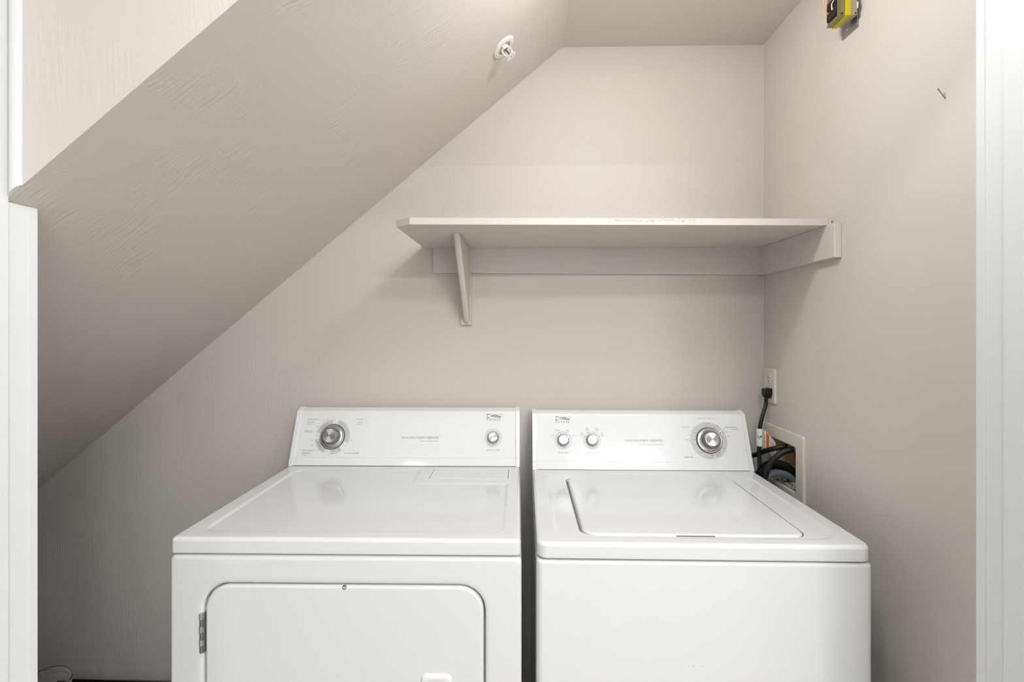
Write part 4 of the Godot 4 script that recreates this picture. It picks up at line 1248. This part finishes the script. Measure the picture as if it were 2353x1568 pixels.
func sprinkler() -> void:
	var nrm := Vector3(SLOPE, -1, 0).normalized()
	var along := Vector3(1, SLOPE, 0).normalized()
	var base := Vector3(-0.0533, soffit_y(-0.0533), -1.333)
	var t := thing("fire_sprinkler", "white fire sprinkler head with round escutcheon on the sloping soffit", "sprinkler", base)
	var xf := Transform3D(Basis(along, nrm.cross(along), nrm), Vector3.ZERO)
	var b := Mb.new()
	b.lathe([Vector2(0.0372, -0.001), Vector2(0.0372, 0.0016), Vector2(0.0355, 0.0036), Vector2(0.0300, 0.0052), Vector2(0.0235, 0.0056), Vector2(0.0215, 0.0046), Vector2(0.0205, -0.004), Vector2(0.017, -0.008), Vector2(0.0, -0.008)], 56, xf)
	obj("escutcheon", b, M.white_paint_metal, t)
	b = Mb.new()
	b.lathe([Vector2(0.0, -0.008), Vector2(0.0135, -0.008), Vector2(0.0135, 0.0055), Vector2(0.012, 0.0068), Vector2(0.0095, 0.0070), Vector2(0.0085, 0.0095), Vector2(0.0, 0.0095)], 6, xf)
	obj("hex_body", b, M.white_paint_metal, t, 20)
	for s in [-1, 1]:
		b = Mb.new()
		var l := []
		for q in [Vector3(0.0095 * s, 0, 0.005), Vector3(0.0122 * s, 0, 0.011), Vector3(0.0124 * s, 0, 0.019), Vector3(0.0098 * s, 0, 0.026), Vector3(0.0045 * s, 0, 0.0305), Vector3(0.0, 0, 0.0318)]: l.append(xf * q)
		b.tube(curve(l, 6), 0.0022, 10)
		obj("frame_arm", b, M.white_paint_metal, t, 60)
	b = Mb.new()
	b.lathe([Vector2(0, 0.0092), Vector2(0.0050, 0.0092), Vector2(0.0062, 0.0102), Vector2(0.0050, 0.0114), Vector2(0.0026, 0.0118), Vector2(0.0022, 0.013), Vector2(0, 0.013)], 24, xf)
	obj("seat", b, M.dark_steel, t)
	b = Mb.new()
	b.lathe([Vector2(0, 0.0125), Vector2(0.0012, 0.013), Vector2(0.0017, 0.016), Vector2(0.0017, 0.025), Vector2(0.0011, 0.0282), Vector2(0, 0.029)], 14, xf)
	obj("glass_bulb", b, M.bulb_red, t)
	b = Mb.new()
	b.lathe([Vector2(0, 0.028), Vector2(0.0030, 0.028), Vector2(0.0042, 0.031), Vector2(0.0042, 0.0345), Vector2(0, 0.0345)], 18, xf)
	obj("boss", b, M.white_paint_metal, t)
	b = Mb.new()
	var o := PackedVector2Array()
	for k in 16:
		var a := TAU * k / 16
		var h := TAU / 16 * 0.31
		o.append(Vector2.from_angle(a - h * 1.1) * 0.0112); o.append(Vector2.from_angle(a - h) * 0.0158); o.append(Vector2.from_angle(a + h) * 0.0158); o.append(Vector2.from_angle(a + h * 1.1) * 0.0112)
	b.prism(o, 0.0338, 0.0350, xf)
	var df := obj("deflector", b, M.white_paint_metal, t, 20)
	b = Mb.new()
	b.prism(rr(0.0052, 0.0024, 0.0011, 5), 0.0350, 0.0354, xf)
	obj("screw_slot", b, M.dot_print, df)

func small_things() -> void:
	# nail high on the right wall
	var b := Mb.new()
	var dir := Vector3(-0.0135, 0.0195, -0.001).normalized()
	var ax := Vector3(0, 0, 1)
	var nx := Transform3D(Basis(ax, dir.cross(ax).normalized(), dir), Vector3.ZERO)
	nx.basis = Basis(dir.cross(Vector3(0, 0, 1)).normalized(), Vector3(0, 0, 1), dir)
	nx.basis.y = dir.cross(nx.basis.x)
	b.lathe([Vector2(0, -0.006), Vector2(0.0009, -0.006), Vector2(0.0009, 0.0225), Vector2(0.0021, 0.0229), Vector2(0.0021, 0.0238), Vector2(0, 0.0240)], 10, nx)
	var n := obj("nail", b, M.plate_steel)
	n.position = Vector3(WALL_X, 1.7965, -0.9210)
	tag(n, "small bent-up nail high on the right wall, near the door jamb", "nail")
	# black box on the floor left of the dryer, and the glass on it
	var at := Vector3(-1.28, 0, -1.43)
	var t := thing("storage_box", "low black storage box on the floor left of the dryer", "box", at, -0.019)
	b = Mb.new()
	slab(b, 0.56, 0.25, 0.012, 0.0, 0.142, 0.004, level(), Vector2.ZERO, true, 3, 5)
	obj("body", b, M.matt_black, t, 42)
	b = Mb.new()
	slab(b, 0.58, 0.264, 0.014, 0.140, 0.1600, 0.004, level(), Vector2.ZERO, true, 3, 5)
	obj("lid", b, M.matt_black, t, 42)
	t = thing("glass_jar", "clear ringed glass jar with rounded top, on the black box beside the door jamb", "jar", Vector3(-1.470, 0.1600, -1.42))
	b = Mb.new()
	var tilt := Transform3D(Basis.IDENTITY, Vector3.ZERO) * Transform3D(Basis(Vector3(1, 0, 0), Vector3(0, 0, -1), Vector3(0, 1, 0)), Vector3.ZERO)
	var prof := [Vector2(0, 0), Vector2(0.046, 0), Vector2(0.052, 0.004), Vector2(0.055, 0.012), Vector2(0.058, 0.06), Vector2(0.0585, 0.090)]
	for k in 7:     # rounded, ringed shoulder that closes over the top
		var a := PI / 2 * k / 7
		prof.append(Vector2(0.0585 * cos(a) + 0.0016, 0.092 + 0.040 * sin(a) + 0.0006))
		prof.append(Vector2(0.0585 * cos(a + 0.10), 0.092 + 0.040 * sin(a + 0.10)))
	prof.append_array([Vector2(0.0, 0.1322), Vector2(0.0, 0.1322)])
	for k in 9:     # the hollow
		var a := PI / 2 * (1.0 - k / 8.0)
		prof.append(Vector2(0.0540 * cos(a), 0.092 + 0.0355 * sin(a)))
	prof.append_array([Vector2(0.0535, 0.06), Vector2(0.050, 0.014), Vector2(0.044, 0.008), Vector2(0, 0.008)])
	b.lathe(prof, 56, tilt)
	obj("glass", b, M.clear_glass, t, 60)
